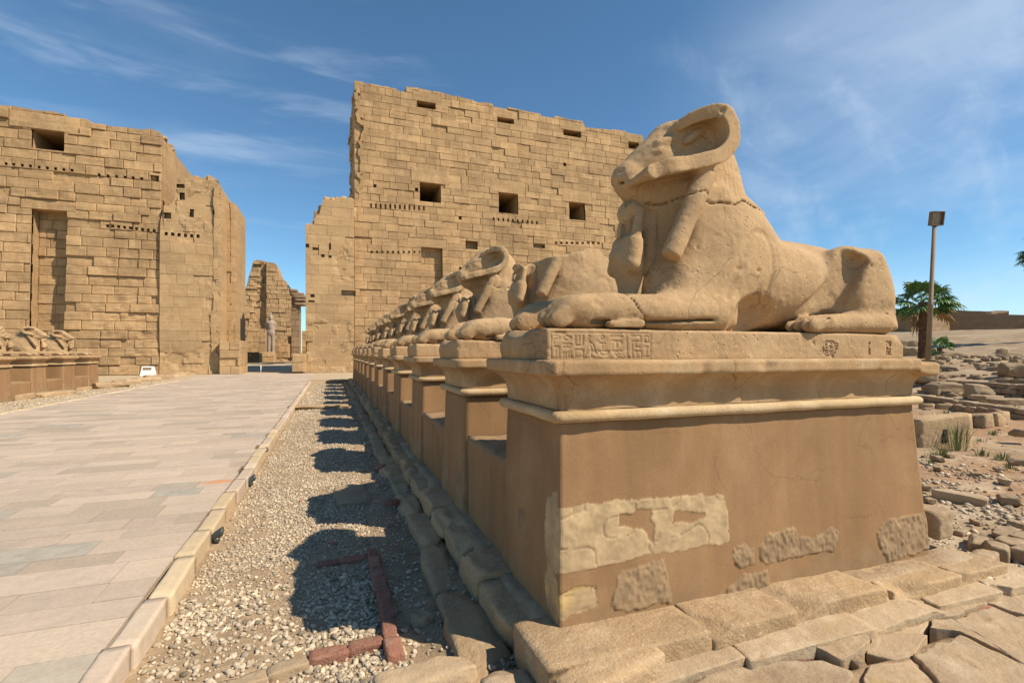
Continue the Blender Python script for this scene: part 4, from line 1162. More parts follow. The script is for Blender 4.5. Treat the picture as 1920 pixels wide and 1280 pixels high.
ped_lab = {0: 'large tan plastered pedestal with bare stone patches under the nearest ram', 1: 'plastered pedestal carrying the headless ram sphinx',
           2: 'plastered pedestal under the ram just left of the headless one'}
rr = random.Random(3)
for i, y in enumerate(NEARY):
    s = take(hero if i == 0 else half if i == 1 else (std2 if i in (6, 8, 10) else std3 if i in (5, 9) else std))
    jx = 0 if i < 3 else rr.uniform(-.03, .03)
    s.location = (1.13 + jx, y + .46, 1.785 if i == 0 else 1.765 + (0 if i < 3 else rr.uniform(-.03, .03)))
    if i == 2:
        for c_ in s.children:
            if c_.name.startswith('king'): c_.data = me_broken.data
        bpy.data.objects.remove(me_broken)
    s.rotation_euler = (0, 0, 0 if i < 2 else rr.uniform(-.02, .02))
    tag(s, near_lab.get(i, 'weathered ram-headed sphinx, %s in the right row counted from the camera' % ORD[i]), 'statue', GR)
    p = take(ped_hero if i == 0 else (ped_std if i % 2 else ped_std2))
    p.location = (1.18, y + .50, .15 if i == 0 else .13); p.rotation_euler = (0, 0, 0 if i < 3 else rr.uniform(-.01, .01))
    tag(p, ped_lab.get(i, 'tan plastered pedestal under the %s ram of the right row' % ORD[i]), 'pedestal', GP)
# low plastered walls closing the gaps between pedestals
def low_wall(x0, x1, y0, y1, z0, z1, seed):
    V, F = rough_block(((x0 + x1) / 2, (y0 + y1) / 2, (z0 + z1) / 2), ((x1 - x0) / 2, (y1 - y0) / 2, (z1 - z0) / 2), 0, seed, .05, .03, 12)
    m = V[:, 2] > z1 - .08; V[m, 2] += .02 * fbm(V[m], .2, 3, seed)
    return mesh_obj('low_wall', V, F, M_plaster, None, {'tint': .3 * fbm(V, .4, 2, seed), 'pale': np.zeros(len(V)), 'rough': (V[:, 2] > z1 - .03) * .7, 'yellow': np.zeros(len(V)), 'grime': np.clip(.4 - (V[:, 2] - z0) * 2, 0, .6)})
for i in range(len(NEARY) - 1):
    o = low_wall(1.215, 1.75, NEARY[i] + 1.00, NEARY[i + 1] + .01, .0, (.86, .80, .76, .78, .75, .74, .76, .75, .74, .75, .76, .75)[i], i)
    tag(o, 'low plastered infill wall between the %s and %s pedestals of the right row' % (ORD[i], ORD[i + 1]), 'wall', 'infill walls between the right pedestals')

# left row, facing right
GL, GLP = 'ram-headed sphinx statues along the left of the avenue', 'plastered pedestals under the left row of rams'
LY = [29.2 - 2.35 * k for k in range(8)]
nm = ['last ram of the left row at the end nearest the left tower', 'second ram from the tower end of the left row, dark stain on its chest', 'third ram from the tower end of the left row, cut by the picture edge']
for k, y in enumerate(LY):
    if y < 16.5: continue
    s = copy_tree((std, std2, std3)[k % 3]); p = copy_tree(ped_std if k % 2 else ped_std2)
    s.location = (-10.72, y, 1.50); s.rotation_euler = (0, 0, math.pi + (.01 * k)); s.scale = (1, 1, .78 if k != 1 else .82)
    p.location = (-10.62, y, -.02); p.rotation_euler = (0, 0, math.pi); p.scale = (1, 1.1, 1.02)
    tag(s, nm[k] if k < 3 else 'ram-headed sphinx of the left row, %s from the tower end' % ORD[k], 'statue', GL)
    tag(p, 'plastered pedestal of the left row, %s from the tower end' % ORD[k], 'pedestal', GLP)
    if k:
        o = low_wall(-11.2, -10.66, y + .50, LY[k - 1] - .50, -.1, .55, 20 + k)
        tag(o, 'low infill wall between the %s and %s pedestals of the left row from its tower end' % (ORD[k - 1], ORD[k]), 'wall', 'infill walls between the left pedestals')

# ------------------------------------------------------------------ footings
def course(name, stones, mat, label, cat, group=None, n=12):
    A = Acc()
    for q, st in enumerate(stones):
        c, h, rz, kw = st
        V, F = rough_block(c, h, rz, q * 1.3 + len(stones), **kw); A.add(V, F, float(np.sin(q * 12.9) * .6))
    o = A.build(name, mat); tag(o, label, cat, group); return o
rs = np.random.RandomState(12)
# side of the near pedestal
st = []; x = .96; q = 0
while x < 4.6:
    L = (.98, .62, .85, .7, .9, .6)[q % 6]; q += 1
    yo = 2.17 + rs.uniform(-.015, .02); b = min(x + L, 4.65); zt = .135 + rs.uniform(-.012, .008) - (.02 if q > 3 else 0)
    st.append((((x + b) / 2, (yo + 2.62) / 2, (zt - .16) / 2), ((b - x) / 2 - .004, (2.62 - yo) / 2, (zt + .16) / 2), rs.normal(0, .008), dict(rnd=.06, amp=.05, n=22, chip=1.1, facets=3, tilt=(rs.normal(0, .012), 0)))); x = b
course('footing_course', st, M_foot, 'upper course of worn footing blocks along the sunlit side of the nearest pedestal', 'footing')
# lower brick and stone course
st = []; x = 1.38; q = 0
while x < 4.9:
    L = rs.uniform(.45, .95); b = min(x + L, 4.95); yo = 2.03 + .025 * math.sin(x * 2) + rs.uniform(-.02, .02); zt = .045 + rs.uniform(-.012, .01)
    st.append((((x + b) / 2, (yo + 2.35) / 2, (zt - .04) / 2), ((b - x) / 2 - .004, (2.35 - yo) / 2, (zt + .04) / 2), rs.normal(0, .02), dict(rnd=.06, amp=.05, n=22, chip=1.2, facets=4, tilt=(rs.normal(.02, .03), rs.normal(0, .02))))); x = b
course('footing_course', st, M_flag, 'lower ledge of pinkish footing stones in front of the upper blocks', 'footing')
A = Acc(); x = 1.5
rs2 = np.random.RandomState(3)
while x < 4.0:
    L = rs2.uniform(.16, .26)
    if rs2.rand() < .75:
        V, F = rough_block((x + L / 2, 2.10 + rs2.uniform(-.03, .03), -.075 + rs2.uniform(-.01, .02)), (L / 2 - .006, .08, .035), rs2.normal(0, .06), x, .35, .2, 4); A.add(V, F, float(rs2.uniform(-.7, .4)))
    x += L
tag(A.build('brick_course', M_brick), 'broken course of dark red bricks showing under the lower ledge', 'bricks')
# avenue side of the row: two ledges
def ledge(x0, x1, y0, y1, zt, seed, l0, l1, wob=.03):
    rs = np.random.RandomState(seed); st = []; y = y0
    while y < y1:
        L = rs.uniform(l0, l1); far = y > 9
        w0 = x0 + rs.uniform(-wob, wob); z = zt + rs.uniform(-.03, .02)
        st.append((((w0 + x1) / 2, y + L / 2, z - .14), ((x1 - w0) / 2, L / 2 - .006, .14), rs.normal(0, .02), dict(rnd=.14, amp=.15, n=4 if far else 12, chip=1.0, facets=6, tilt=(rs.normal(0, .02), rs.normal(0, .03))))); y += L
    return st
course('footing_course', ledge(.955, 1.30, 2.18, 31.0, .115, 5, .42, .75), M_foot, 'upper ledge of shaded rounded footing blocks along the avenue side of the right pedestals', 'footing')
course('footing_course', ledge(.70, .97, 2.45, 30.5, -.045, 6, .5, 1.1, .05), M_foot, 'lower sunken ledge of shaded stones between gravel and right pedestals', 'footing')
# projecting tooled block at the far lower corner of the near pedestal
c = on_y(1700, 1000, 2.42)
for k, (px, py, hx, hz, lab) in enumerate(((1773, 985, .11, .115, 'rough stone block jutting past the far lower corner of the nearest pedestal'),)):
    X, z = on_y(px, py, 2.47)
    V, F = rough_block((X, 2.60, z), (hx, .14, hz), .1, 3, .25, .18, 12, chip=.4)
    tag(mesh_obj('stone_block', V, F, M_rubble, None, {'tint': np.full(len(V), .1)}), lab, 'stone')

# ------------------------------------------------------------------ big flagstones bottom right
def flag_poly(pts, zt, th, seed, mat=M_flag, A=None, tint=0.0, z=None):
    """irregular slab from its outline in plan"""
    P = np.array(pts); c = P.mean(0); m = 14; out = []
    n = len(P)
    for i in range(n):
        a, b = P[i], P[(i + 1) % n]; L = np.linalg.norm(b - a); k = max(2, int(L / .035))
        for q in range(k):
            out.append(a + (b - a) * q / k)
    O = np.array(out); Q = np.column_stack([O, np.zeros(len(O))])
    dr = (O - c); dl = np.linalg.norm(dr, axis=1)[:, None]; O = O + dr / dl * (.018 * fbm(Q, .08, 3, seed))[:, None]
    V = []; F = []; n = len(O); rings = [(1.0, -th), (1.0, -.014), (.995, -.004), (.982, 0)] + [(f, 0) for f in (.94, .89, .84, .78, .72, .65, .58, .50, .42, .34, .25, .16, .08)]
    for f, dz in rings:
        R = c + (O - c) * f; Q = np.column_stack([R, np.zeros(n)])
        zz = zt + dz + (.006 * fbm(Q, .30, 3, seed) + .006 * sstep(.02, .07, fbm(Q, .35, 4, seed + 9)) - .006 * sstep(.30, .34, fbm(Q, .3, 4, seed + 4)) + .0025 * vnoise(Q, .05, seed) if dz > -.02 else 0)
        V.append(np.column_stack([R, np.full(n, 0) + zz]))
    V = np.vstack(V)
    for r in range(len(rings) - 1):
        for i in range(n):
            j = (i + 1) % n; F.append((r * n + i, r * n + j, (r + 1) * n + j, (r + 1) * n + i))
    k = len(V); V = np.vstack([V, [[c[0], c[1], V[-n:, 2].mean()]]]); r = (len(rings) - 1) * n
    F += [(r + i, r + (i + 1) % n, k) for i in range(n)]
    a = sum((O[i][0] * O[(i + 1) % n][1] - O[(i + 1) % n][0] * O[i][1]) for i in range(n))
    if a < 0: F = [f[::-1] for f in F]
    A.add(V, F, tint)
ZF = -.015
def fp(pts): return [on_z(x, y, ZF) for x, y in pts]
FL = Acc(); tt = [.1, -.2, .3, 0, .15, -.1, .25, -.3, .05, .2, -.15, .1, .3, 0, -.2, .1]
slabs = [
    [(1788, 1160), (1860, 1135), (1925, 1165), (2010, 1240), (2000, 1290), (1905, 1235)],
    [(1716, 1228), (1800, 1192), (1905, 1240), (1990, 1300), (1960, 1380), (1770, 1300)],
    [(1640, 1160), (1700, 1140), (1745, 1160), (1735, 1185), (1690, 1190), (1615, 1180)],
    [(1705, 1137), (1790, 1118), (1850, 1130), (1783, 1156), (1750, 1157)],
    [(1530, 1205), (1608, 1182), (1632, 1215), (1580, 1248), (1528, 1225)],
    [(1640, 1188), (1738, 1188), (1715, 1225), (1680, 1235), (1625, 1222)],
    [(1632, 1250), (1710, 1232), (1765, 1300), (1750, 1370), (1600, 1330)],
    [(1330, 1262), (1470, 1240), (1545, 1240), (1600, 1258), (1580, 1340), (1400, 1360), (1250, 1330)],
    [(1795, 1116), (1900, 1078), (1975, 1100), (1930, 1150), (1862, 1130)],
    [(1905, 1075), (1990, 1050), (2060, 1090), (1985, 1105)],
    [(1745, 1163), (1785, 1163), (1895, 1232), (1800, 1187), (1742, 1180)],
    [(1935, 1160), (1985, 1110), (2100, 1120), (2100, 1240), (2020, 1238)],
    [(1240, 1345), (1400, 1370), (1590, 1345), (1700, 1500), (1100, 1500)],
    [(1760, 1375), (1960, 1385), (2010, 1300), (2200, 1400), (2100, 1600), (1720, 1500)],
    [(1660, 1146), (1700, 1128), (1790, 1112), (1700, 1134)],
]
for k, pl in enumerate(slabs):
    flag_poly(fp(pl), ZF + .012 * math.sin(k * 2.1) + (.03 if k == 4 else 0), .10, k, A=FL, tint=tt[k % 16])
fo = FL.build('paving', M_flag); tag(fo, kind='structure')

# ------------------------------------------------------------------ single stones, bricks, lamps on the ground
def stone_at(px, py, zg, half, rz, label, seed, mat=M_rubble, name='loose_stone', cat='stone', rnd=.35, amp=.18, group=None, sink=.25, tilt=(0, 0), tint=0.0, n=12, chip=.4, facets=7):
    X, Y = on_z(px, py, zg)
    V, F = rough_block((0, 0, half[2] * (1 - 2 * sink)), half, rz, seed, rnd, amp, n, tilt, chip, facets)
    o = mesh_obj(name, V, F, mat, None, {'tint': tint + .25 * fbm(V + seed, .2, 2, seed)}, loc=(X, Y, zg)); tag(o, label, cat, group); return o
def brick_line(p0, p1, seed, label, wid=.05, hh=.045, zg=-.15, mat=M_brick, L0=.17, L1=.24, name='brick_edging'):
    rs = np.random.RandomState(seed); a = np.array(p0); b = np.array(p1); L = np.linalg.norm(b - a); u = (b - a) / L; s = 0; A = Acc()
    while s < L:
        l = rs.uniform(L0, L1); c = a + u * (s + l / 2)
        V, F = rough_block((c[0] + rs.normal(0, .006), c[1], zg + hh * .75 + rs.normal(0, .004)), (l / 2 + .001, wid * rs.uniform(.85, 1.1), hh), math.atan2(u[1], u[0]) + rs.normal(0, .05), s + seed, .22, .22, 7, chip=.9)
        A.add(V, F, float(rs.uniform(-.5, .5))); s += l
    tag(A.build(name, mat), label, 'edging')
brick_line((.345, 4.55), (.355, 3.05), 1, 'line of shaded red bricks running beside the gravel below the pedestals')
brick_line((.30, 3.13), (-.10, 3.10), 2, 'short row of orange bricks across the gravel meeting the brick line', hh=.035)
brick_line((-.12, 3.08), (-.66, 2.93), 3, 'row of pale worn bricks continuing across the near gravel', hh=.03, mat=M_flag)
brick_line((.30, 4.52), (.04, 4.50), 4, 'short return of red bricks half buried in gravel at the far end', hh=.016)
stone_at(1800, 938, -.12, (.25, .085, .065), -1.2, 'long squared stone block lying on the gravel beyond the nearest pedestal', 5, M_flag, 'stone_block', rnd=.15, amp=.06, n=12, tint=.1)
stone_at(1140, 1290, .0, (.30, .12, .09), .25, 'large tooled slab leaning at the foot of the corner block', 6, M_foot, 'stone_block', rnd=.3, amp=.12, n=12, tint=.2)
stone_at(800, 1290, -.1, (.26, .10, .07), .15, 'pale rounded slab lying at the bottom edge beside the sunken ledge', 7, M_flag, 'stone_block', rnd=.5, amp=.12, n=12, tint=.3)
stone_at(960, 1300, -.08, (.16, .10, .06), -.2, 'pinkish broken stone between the rounded slab and the corner block', 8, M_flag, 'loose_stone', tint=0)
stone_at(600, 765, -.14, (.85, .42, .07), .06, 'wide flat slab lying across the far gravel strip', 9, M_foot, 'stone_slab', rnd=.3, amp=.1, tint=.1)
stone_at(632, 716, -.08, (.55, .25, .10), .06, 'flat block at the far end of the gravel strip', 10, M_foot, 'stone_slab', rnd=.3, amp=.1)
stone_at(790, 1172, -.14, (.065, .055, .05), .4, 'dusty grey angular stone just right of the brick line', 11, M_rubble)
stone_at(660, 930, -.14, (.20, .42, .03), .1, 'flat shaded slab sunk in the gravel edge beside the pedestals', 12, M_rubble, 'stone_slab', rnd=.3)
stone_at(735, 948, -.13, (.07, .06, .05), .4, 'dark reddish stone on the shaded dirt strip', 13, M_brick)
stone_at(712, 880, -.13, (.07, .08, .05), .9, 'dark broken stone on the shaded strip farther along', 14, M_brick)
stone_at(566, 939, -.13, (.030, .016, .014), .4, 'small orange brick chip on the sunlit gravel', 15, M_brick, tint=.9)
stone_at(628, 1018, -.13, (.022, .016, .012), .1, 'small orange brick chip on the shaded gravel', 16, M_brick, tint=.9)
stone_at(1410, 1262, -.10, (.10, .06, .06), .3, 'dark rough stone wedged in the gap before the flagstones', 17, M_rubble, tint=-.3)
stone_at(1610, 1250, -.05, (.035, .03, .03), .3, 'small cobble stuck in the joint between flagstones', 18, M_rubble)
rsx = np.random.RandomState(21)
k = 0
for (px, py, s) in ((1760, 880, .05), (1830, 890, .05), (1890, 940, .09), (1735, 915, .05), (1870, 880, .04), (1800, 1000, .04), (1850, 1010, .05), (1765, 1040, .035), (1905, 985, .05), (1910, 870, .09), (1780, 855, .05), (1885, 905, .06), (1790, 1075, .03), (1830, 980, .04), (1758, 862, .07), (1742, 940, .05)):
    stone_at(px, py, -.11, (s * 1.3, s, s * .6), rsx.uniform(0, 3), 'loose angular stone scattered on the dirt right of the nearest pedestal', 30 + k, M_rubble, group='loose stones right of the nearest pedestal', tint=float(rsx.uniform(-.3, .4))); k += 1
# curved line of rough blocks between the dirt and the flagstones
k = 0
for (px, py, a, b, c, rz) in ((1800, 1078, .26, .10, .06, .35), (1845, 1055, .13, .08, .06, .3), (1868, 1042, .10, .08, .07, .4), (1893, 1030, .12, .09, .06, .2), (1925, 1018, .14, .09, .06, .2), (1885, 1008, .16, .08, .05, .35), (1838, 1024, .18, .08, .05, .45), (1930, 1050, .12, .10, .07, .1)):
    stone_at(px, py, -.10, (a, b, c), rz, ['long grey slab at the near end of the curved stone line', 'squat block after the long grey slab of the curved line', 'third small block of the curved stone line', 'rounded block midway along the curved stone line', 'rough block of the curved line near the right edge', 'flat block behind the curved line near the right edge', 'flat tilted slab behind the long grey slab', 'last block of the curved line, cut by the picture edge'][k], 60 + k, M_rubble, 'border_stone', 'stone', rnd=.4, group='rough blocks lining the flagstones', n=12, tint=.1); k += 1

M_black = plain('black_lamp_body', (.05, .055, .055), .35); M_glass = plain('lamp_glass', (.10, .13, .13), .08)
def uplight(X, Y, z, s, rz, label):
    r = empty('ground_spotlight', (X, Y, z), label, 'spotlight', 'small black spotlights along the kerb', rz)
    V = []; F = []; n = 14
    prof = [(-.06, .018), (-.055, .032), (-.02, .036), (.035, .042), (.055, .046), (.057, .040)]
    for (a, rad) in prof:
        for q in range(n): V.append((a * s, rad * s * math.cos(2 * math.pi * q / n), .055 * s + a * s * .5 + rad * s * math.sin(2 * math.pi * q / n)))
    for i in range(len(prof) - 1):
        for q in range(n): F.append((i * n + q, i * n + (q + 1) % n, (i + 1) * n + (q + 1) % n, (i + 1) * n + q))
    F.append(tuple(range(n)))
    mesh_obj('housing', V, F, M_black, r)
    g0 = [(.052 * s, .039 * s * math.cos(2 * math.pi * q / n), .055 * s + .026 * s + .039 * s * math.sin(2 * math.pi * q / n)) for q in range(n)]
    mesh_obj('lens', g0, [tuple(range(n))], M_glass, r, smooth=False)
    V, F = rough_block((0, 0, .01 * s), (.03 * s, .025 * s, .025 * s), 0, 1, .2, .0, 2); mesh_obj('bracket', V, F, M_black, r)
    return r
for k, (px, py) in enumerate(((405, 1014), (469, 908), (495, 853), (516, 815), (539, 772), (552, 752))):
    X, Y = on_z(px, py, -.12)
    uplight(X, Y, -.115, 1.0, math.pi * .15 * k, '%s black spotlight beside the kerb counted from the camera' % ORD[k])
# ------------------------------------------------------------------ right background: terraces, ruins, palms, lamp, far wall
def at_d(px, d):
    dx, dy = ray(px); return np.array([dx * d, dy * d])
def z_at(py, d): return EYE + (HORIZON - py) * d / FPX
def ruin_wall(name, a, b, z0, z1a, z1b, th, label, seed, mat=M_rubble, L=(.35, .7), row=.16, cat='wall'):
    """low dry wall of rough coursed stones from plan point a to b"""
    rs = np.random.RandomState(seed); A = Acc(); a = np.array(a); b = np.array(b); Ln = np.linalg.norm(b - a); u = (b - a) / Ln; nrm = np.array([-u[1], u[0]])
    hmax = max(z1a, z1b) - z0; rows = max(1, int(round(hmax / row)))
    for r in range(rows):
        s = -rs.uniform(0, .2)
        while s < Ln:
            l = rs.uniform(*L); top = z1a + (z1b - z1a) * min(1, max(0, (s + l / 2) / Ln)); h = (top - z0) / rows
            c = a + u * (s + l / 2) + nrm * rs.normal(0, .015)
            V, F = rough_block((c[0], c[1], z0 + h * (r + .5)), (l / 2 - .008, th / 2, h / 2 - .006), math.atan2(u[1], u[0]) + rs.normal(0, .02), s + r * 5 + seed, .15, .14, 4, facets=3)
            A.add(V, F, float(rs.uniform(-.6, .6))); s += l
    o = A.build(name, mat); tag(o, label, cat); return o
# long low wall running down to the right edge
ruin_wall('ruin_wall', at_d(1715, 17.8), at_d(1960, 12.6), -.16, z_at(738, 17.8), z_at(771, 12.6), .30, 'long low wall with flat pale coping in front of the rubble terraces', 3, M_rubble, (.5, 1.1), .2)
ruin_wall('ruin_wall', at_d(1735, 21.2), at_d(1980, 15.8), .0, z_at(709, 21.2), z_at(724, 15.8), .35, 'brick terrace wall with two flat ledges behind the long low wall', 4, M_rubble, (.3, .6), .17)
ruin_wall('ruin_wall', at_d(1740, 22.6), at_d(1990, 17.2), .3, z_at(704, 22.6), z_at(714, 17.2), .3, 'upper ledge of the terrace just behind the brick terrace wall', 5, M_rubble, (.6, 1.2), .3)
ruin_wall('ruin_wall', at_d(1750, 25.0), at_d(1990, 21.0), .5, z_at(679, 25), z_at(683, 21), .5, 'topmost rubble ledge of the terraces below the sandy slope', 6, M_rubble, (.5, 1.2), .3)
# L-shaped curb and pale foundation block in the dirt
ruin_wall('stone_curb', at_d(1745, 11.6), at_d(1840, 11.9), -.16, z_at(786, 11.6), z_at(774, 11.9), .14, 'pale stone curb enclosing the sunken plot near the pedestal', 7, M_foot, (.5, 1.2), .4)
ruin_wall('stone_curb', at_d(1841, 11.7), at_d(1878, 12.2), -.16, z_at(776, 11.7), z_at(771, 12.2), .22, 'short pale curb corner at the right of the sunken plot', 8, M_foot, (.4, .6), .4)
ruin_wall('stone_curb', at_d(1878, 12.6), at_d(1790, 15.2), -.14, z_at(768, 12.6), z_at(758, 15.2), .14, 'thin curb closing the back of the sunken plot', 9, M_foot, (.5, .9), .4)
ruin_wall('stone_curb', at_d(1735, 15.4), at_d(1800, 15.2), -.14, z_at(756, 15.4), z_at(757, 15.2), .14, 'weathered curb running behind the plot towards the pedestal', 10, M_foot, (.4, .8), .4)
X, Y = at_d(1757, 9.4)
V, F = rough_block((0, 0, 0), (.50, .20, .36), .02, 9, .10, .06, 12, chip=.6)
r = empty('foundation_block', (X, Y, .10), 'pale foundation block with a keyhole hollow painted in as shade beside the nearest pedestal', 'stone', None, -.33)
V[:, 2] += .06 * (V[:, 0] / .5) * (V[:, 2] > 0)
mesh_obj('block', V, F, M_foot, r, {'tint': .5 + .2 * fbm(V, .2, 2, 1)})
M_hole_shade = plain('hollow_shade', (.05, .035, .022), .95)  # near-black lumps on the block face stand in for shade inside a hollow
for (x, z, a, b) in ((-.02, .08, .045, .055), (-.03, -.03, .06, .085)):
    V, F = rough_block((x, -.185, z), (a, .03, b), 0, 2, .6, .1, 7); mesh_obj('hollow', V, F, M_hole_shade, r)
# boulders and rubble on the terraces
rsb = np.random.RandomState(5)
bl = [(1775, 728, 18.8, .85, .38, .42, 'large dark slab-like boulder on the terrace left of the broken pillar stub', -.35), (1838, 735, 17.2, .42, .3, .42, 'square weathered stub of a pillar on the terrace', -.1),
      (1800, 697, 22.0, .9, .5, .42, 'broad rough boulder on the upper terrace behind the slab-like boulder', -.2), (1868, 700, 21.0, .6, .4, .5, 'upright rough block on the upper terrace', -.1), (1905, 694, 19.5, .6, .4, .42, 'heap of stacked rubble at the right end of the upper terrace', -.3),
      (1848, 745, 16.4, .5, .3, .13, 'flat slab at the foot of the pillar stub', .1), (1890, 752, 15.2, .5, .35, .15, 'low broken block near the right edge of the terrace', -.1),
      (1735, 700, 20, .4, .3, .55, 'pale crumbling mass just behind the pedestal edge', .4), (1735, 790, 11.8, .35, .2, .15, 'reddish lump inside the sunken plot', -.2), (1915, 812, 9.6, .16, .14, .13, 'dark stone on the reddish earth at the right edge', -.5),
      (1780, 672, 27.5, 1.0, .6, .52, 'smooth dark brown boulder below the small palm', -.5), (1890, 671, 25.5, .55, .4, .40, 'reddish brown boulder on the sandy slope', -.2), (1880, 657, 33, .35, .25, .28, 'small pale block on the sandy track', .6),
      (1715, 664, 30, .8, .6, .7, 'pale stump of masonry left of the palm trunk', .1), (1700, 650, 40, 1.5, 1, .9, 'low ruined masonry beyond the palm', -.1)]
for k, (px, py, d, a, b, c, lab, tint) in enumerate(bl):
    X, Y = at_d(px, d); zc = z_at(py, d)
    V, F = rough_block((0, 0, 0), (a * .85, b * .85, c * .6), -.35 + rsb.normal(0, .15), k, .12, .25, 12, chip=1.0, facets=9)
    tag(mesh_obj('boulder', V, F, M_rubble, None, {'tint': tint + .3 * fbm(V + k, .4, 3, k)}, loc=(X, Y, zc)), lab, 'boulder')
A = Acc()
for k in range(480):
    px = rsb.uniform(1722, 1990); d = rsb.uniform(13, 27) ** 1.0; X, Y = at_d(px, d)
    if px < 1760 and d < 14: continue
    s = rsb.uniform(.03, .12) * (1.3 if d > 18 else .8)
    if d < 17.5 and rsb.rand() < .6: continue
    zc = float(ground_h(np.array([X]), np.array([Y]))[0]); zc = max(zc, -.14)
    V, F = rough_block((X, Y, zc + s * .2), (s * 1.4, s, s * .7), rsb.uniform(0, 3), k, .2, .3, 4, facets=6); A.add(V, F, float(rsb.uniform(-.6, .5)))
rub = A.build('rubble', M_rubble); tag(rub, 'scattered small rubble over the ruined terraces', 'rubble', kind='stuff')

# lamp post
M_post = plain('tan_painted_steel', (.27, .18, .105), .85, 0, .12, 3); M_lamp = plain('weathered_lamp_housing', (.20, .13, .08), .6)
d = 22.0; base = at_d(1739, d); zb = z_at(672, d); topz = z_at(424, d); tp = at_d(1752, d)
lp = empty('lamp_post', (base[0], base[1], zb), 'tall tan floodlight pole standing in front of the palm', 'lamp post')
def tube(p0, p1, r0, r1, n=12, extra=()):
    p0 = Vector(p0); p1 = Vector(p1); z = (p1 - p0).normalized(); x = z.orthogonal().normalized(); y = z.cross(x); V = []; F = []
    sts = [(0, r0), (1, r1)] if not extra else extra
    for t, r in sts:
        c = p0.lerp(p1, t)
        for k in range(n): V.append(c + x * r * math.cos(2 * math.pi * k / n) + y * r * math.sin(2 * math.pi * k / n))
    for i in range(len(sts) - 1):
        for k in range(n): F.append((i * n + k, i * n + (k + 1) % n, (i + 1) * n + (k + 1) % n, (i + 1) * n + k))
    F.append(tuple(range(n - 1, -1, -1))); F.append(tuple((len(sts) - 1) * n + k for k in range(n)))
    return np.array([v[:] for v in V]), F
tipv = (tp[0] - base[0], tp[1] - base[1], topz - zb)
V, F = tube((0, 0, -.5), tipv, .1, .06, 14, ((0, .10), (.44, .095), (.445, .11), (.46, .11), (.465, .082), (1, .075))); mesh_obj('pole', V, F, M_post, lp)
fd = empty  # floodlight: open-fronted box with cooling ribs, tilted down
def box_mesh(c, h, R=None):
    V, F = cube_tpl(1); V = V * np.array(h)
    if R is not None: V = V @ np.array(R).T
    return V + np.array(c), F
R = Matrix.Rotation(-.3, 3, 'Z') @ Matrix.Rotation(math.radians(8), 3, 'X')
A = Acc(); tv = np.array(tipv) + np.array([.06, 0, .33])
V, F = box_mesh(tv, (.27, .05, .30), R); A.add(V, F)
for s in (-1, 1):
    V, F = box_mesh(tv + np.array(R @ Vector((.26 * s, -.10, 0))), (.012, .07, .30), R); A.add(V, F)
    V, F = box_mesh(tv + np.array(R @ Vector((0, -.10, .29 * s))), (.248, .07, .012), R); A.add(V, F)
for q in range(7):
    V, F = box_mesh(tv + np.array(R @ Vector((-.21 + .07 * q, .075, 0))), (.008, .024, .26), R); A.add(V, F)
hs = A.build('floodlight', M_lamp, lp, smooth=False)
V, F = box_mesh(tv + np.array(R @ Vector((0, -.055, 0))), (.24, .003, .27), R); mesh_obj('lamp_glass', V, F, plain('dusty_glass', (.22, .15, .09), .25), hs, smooth=False)
V, F = box_mesh(np.array(tipv) + np.array([.02, 0, .02]), (.16, .03, .02), R); mesh_obj('bracket', V, F, M_lamp, lp, smooth=False)

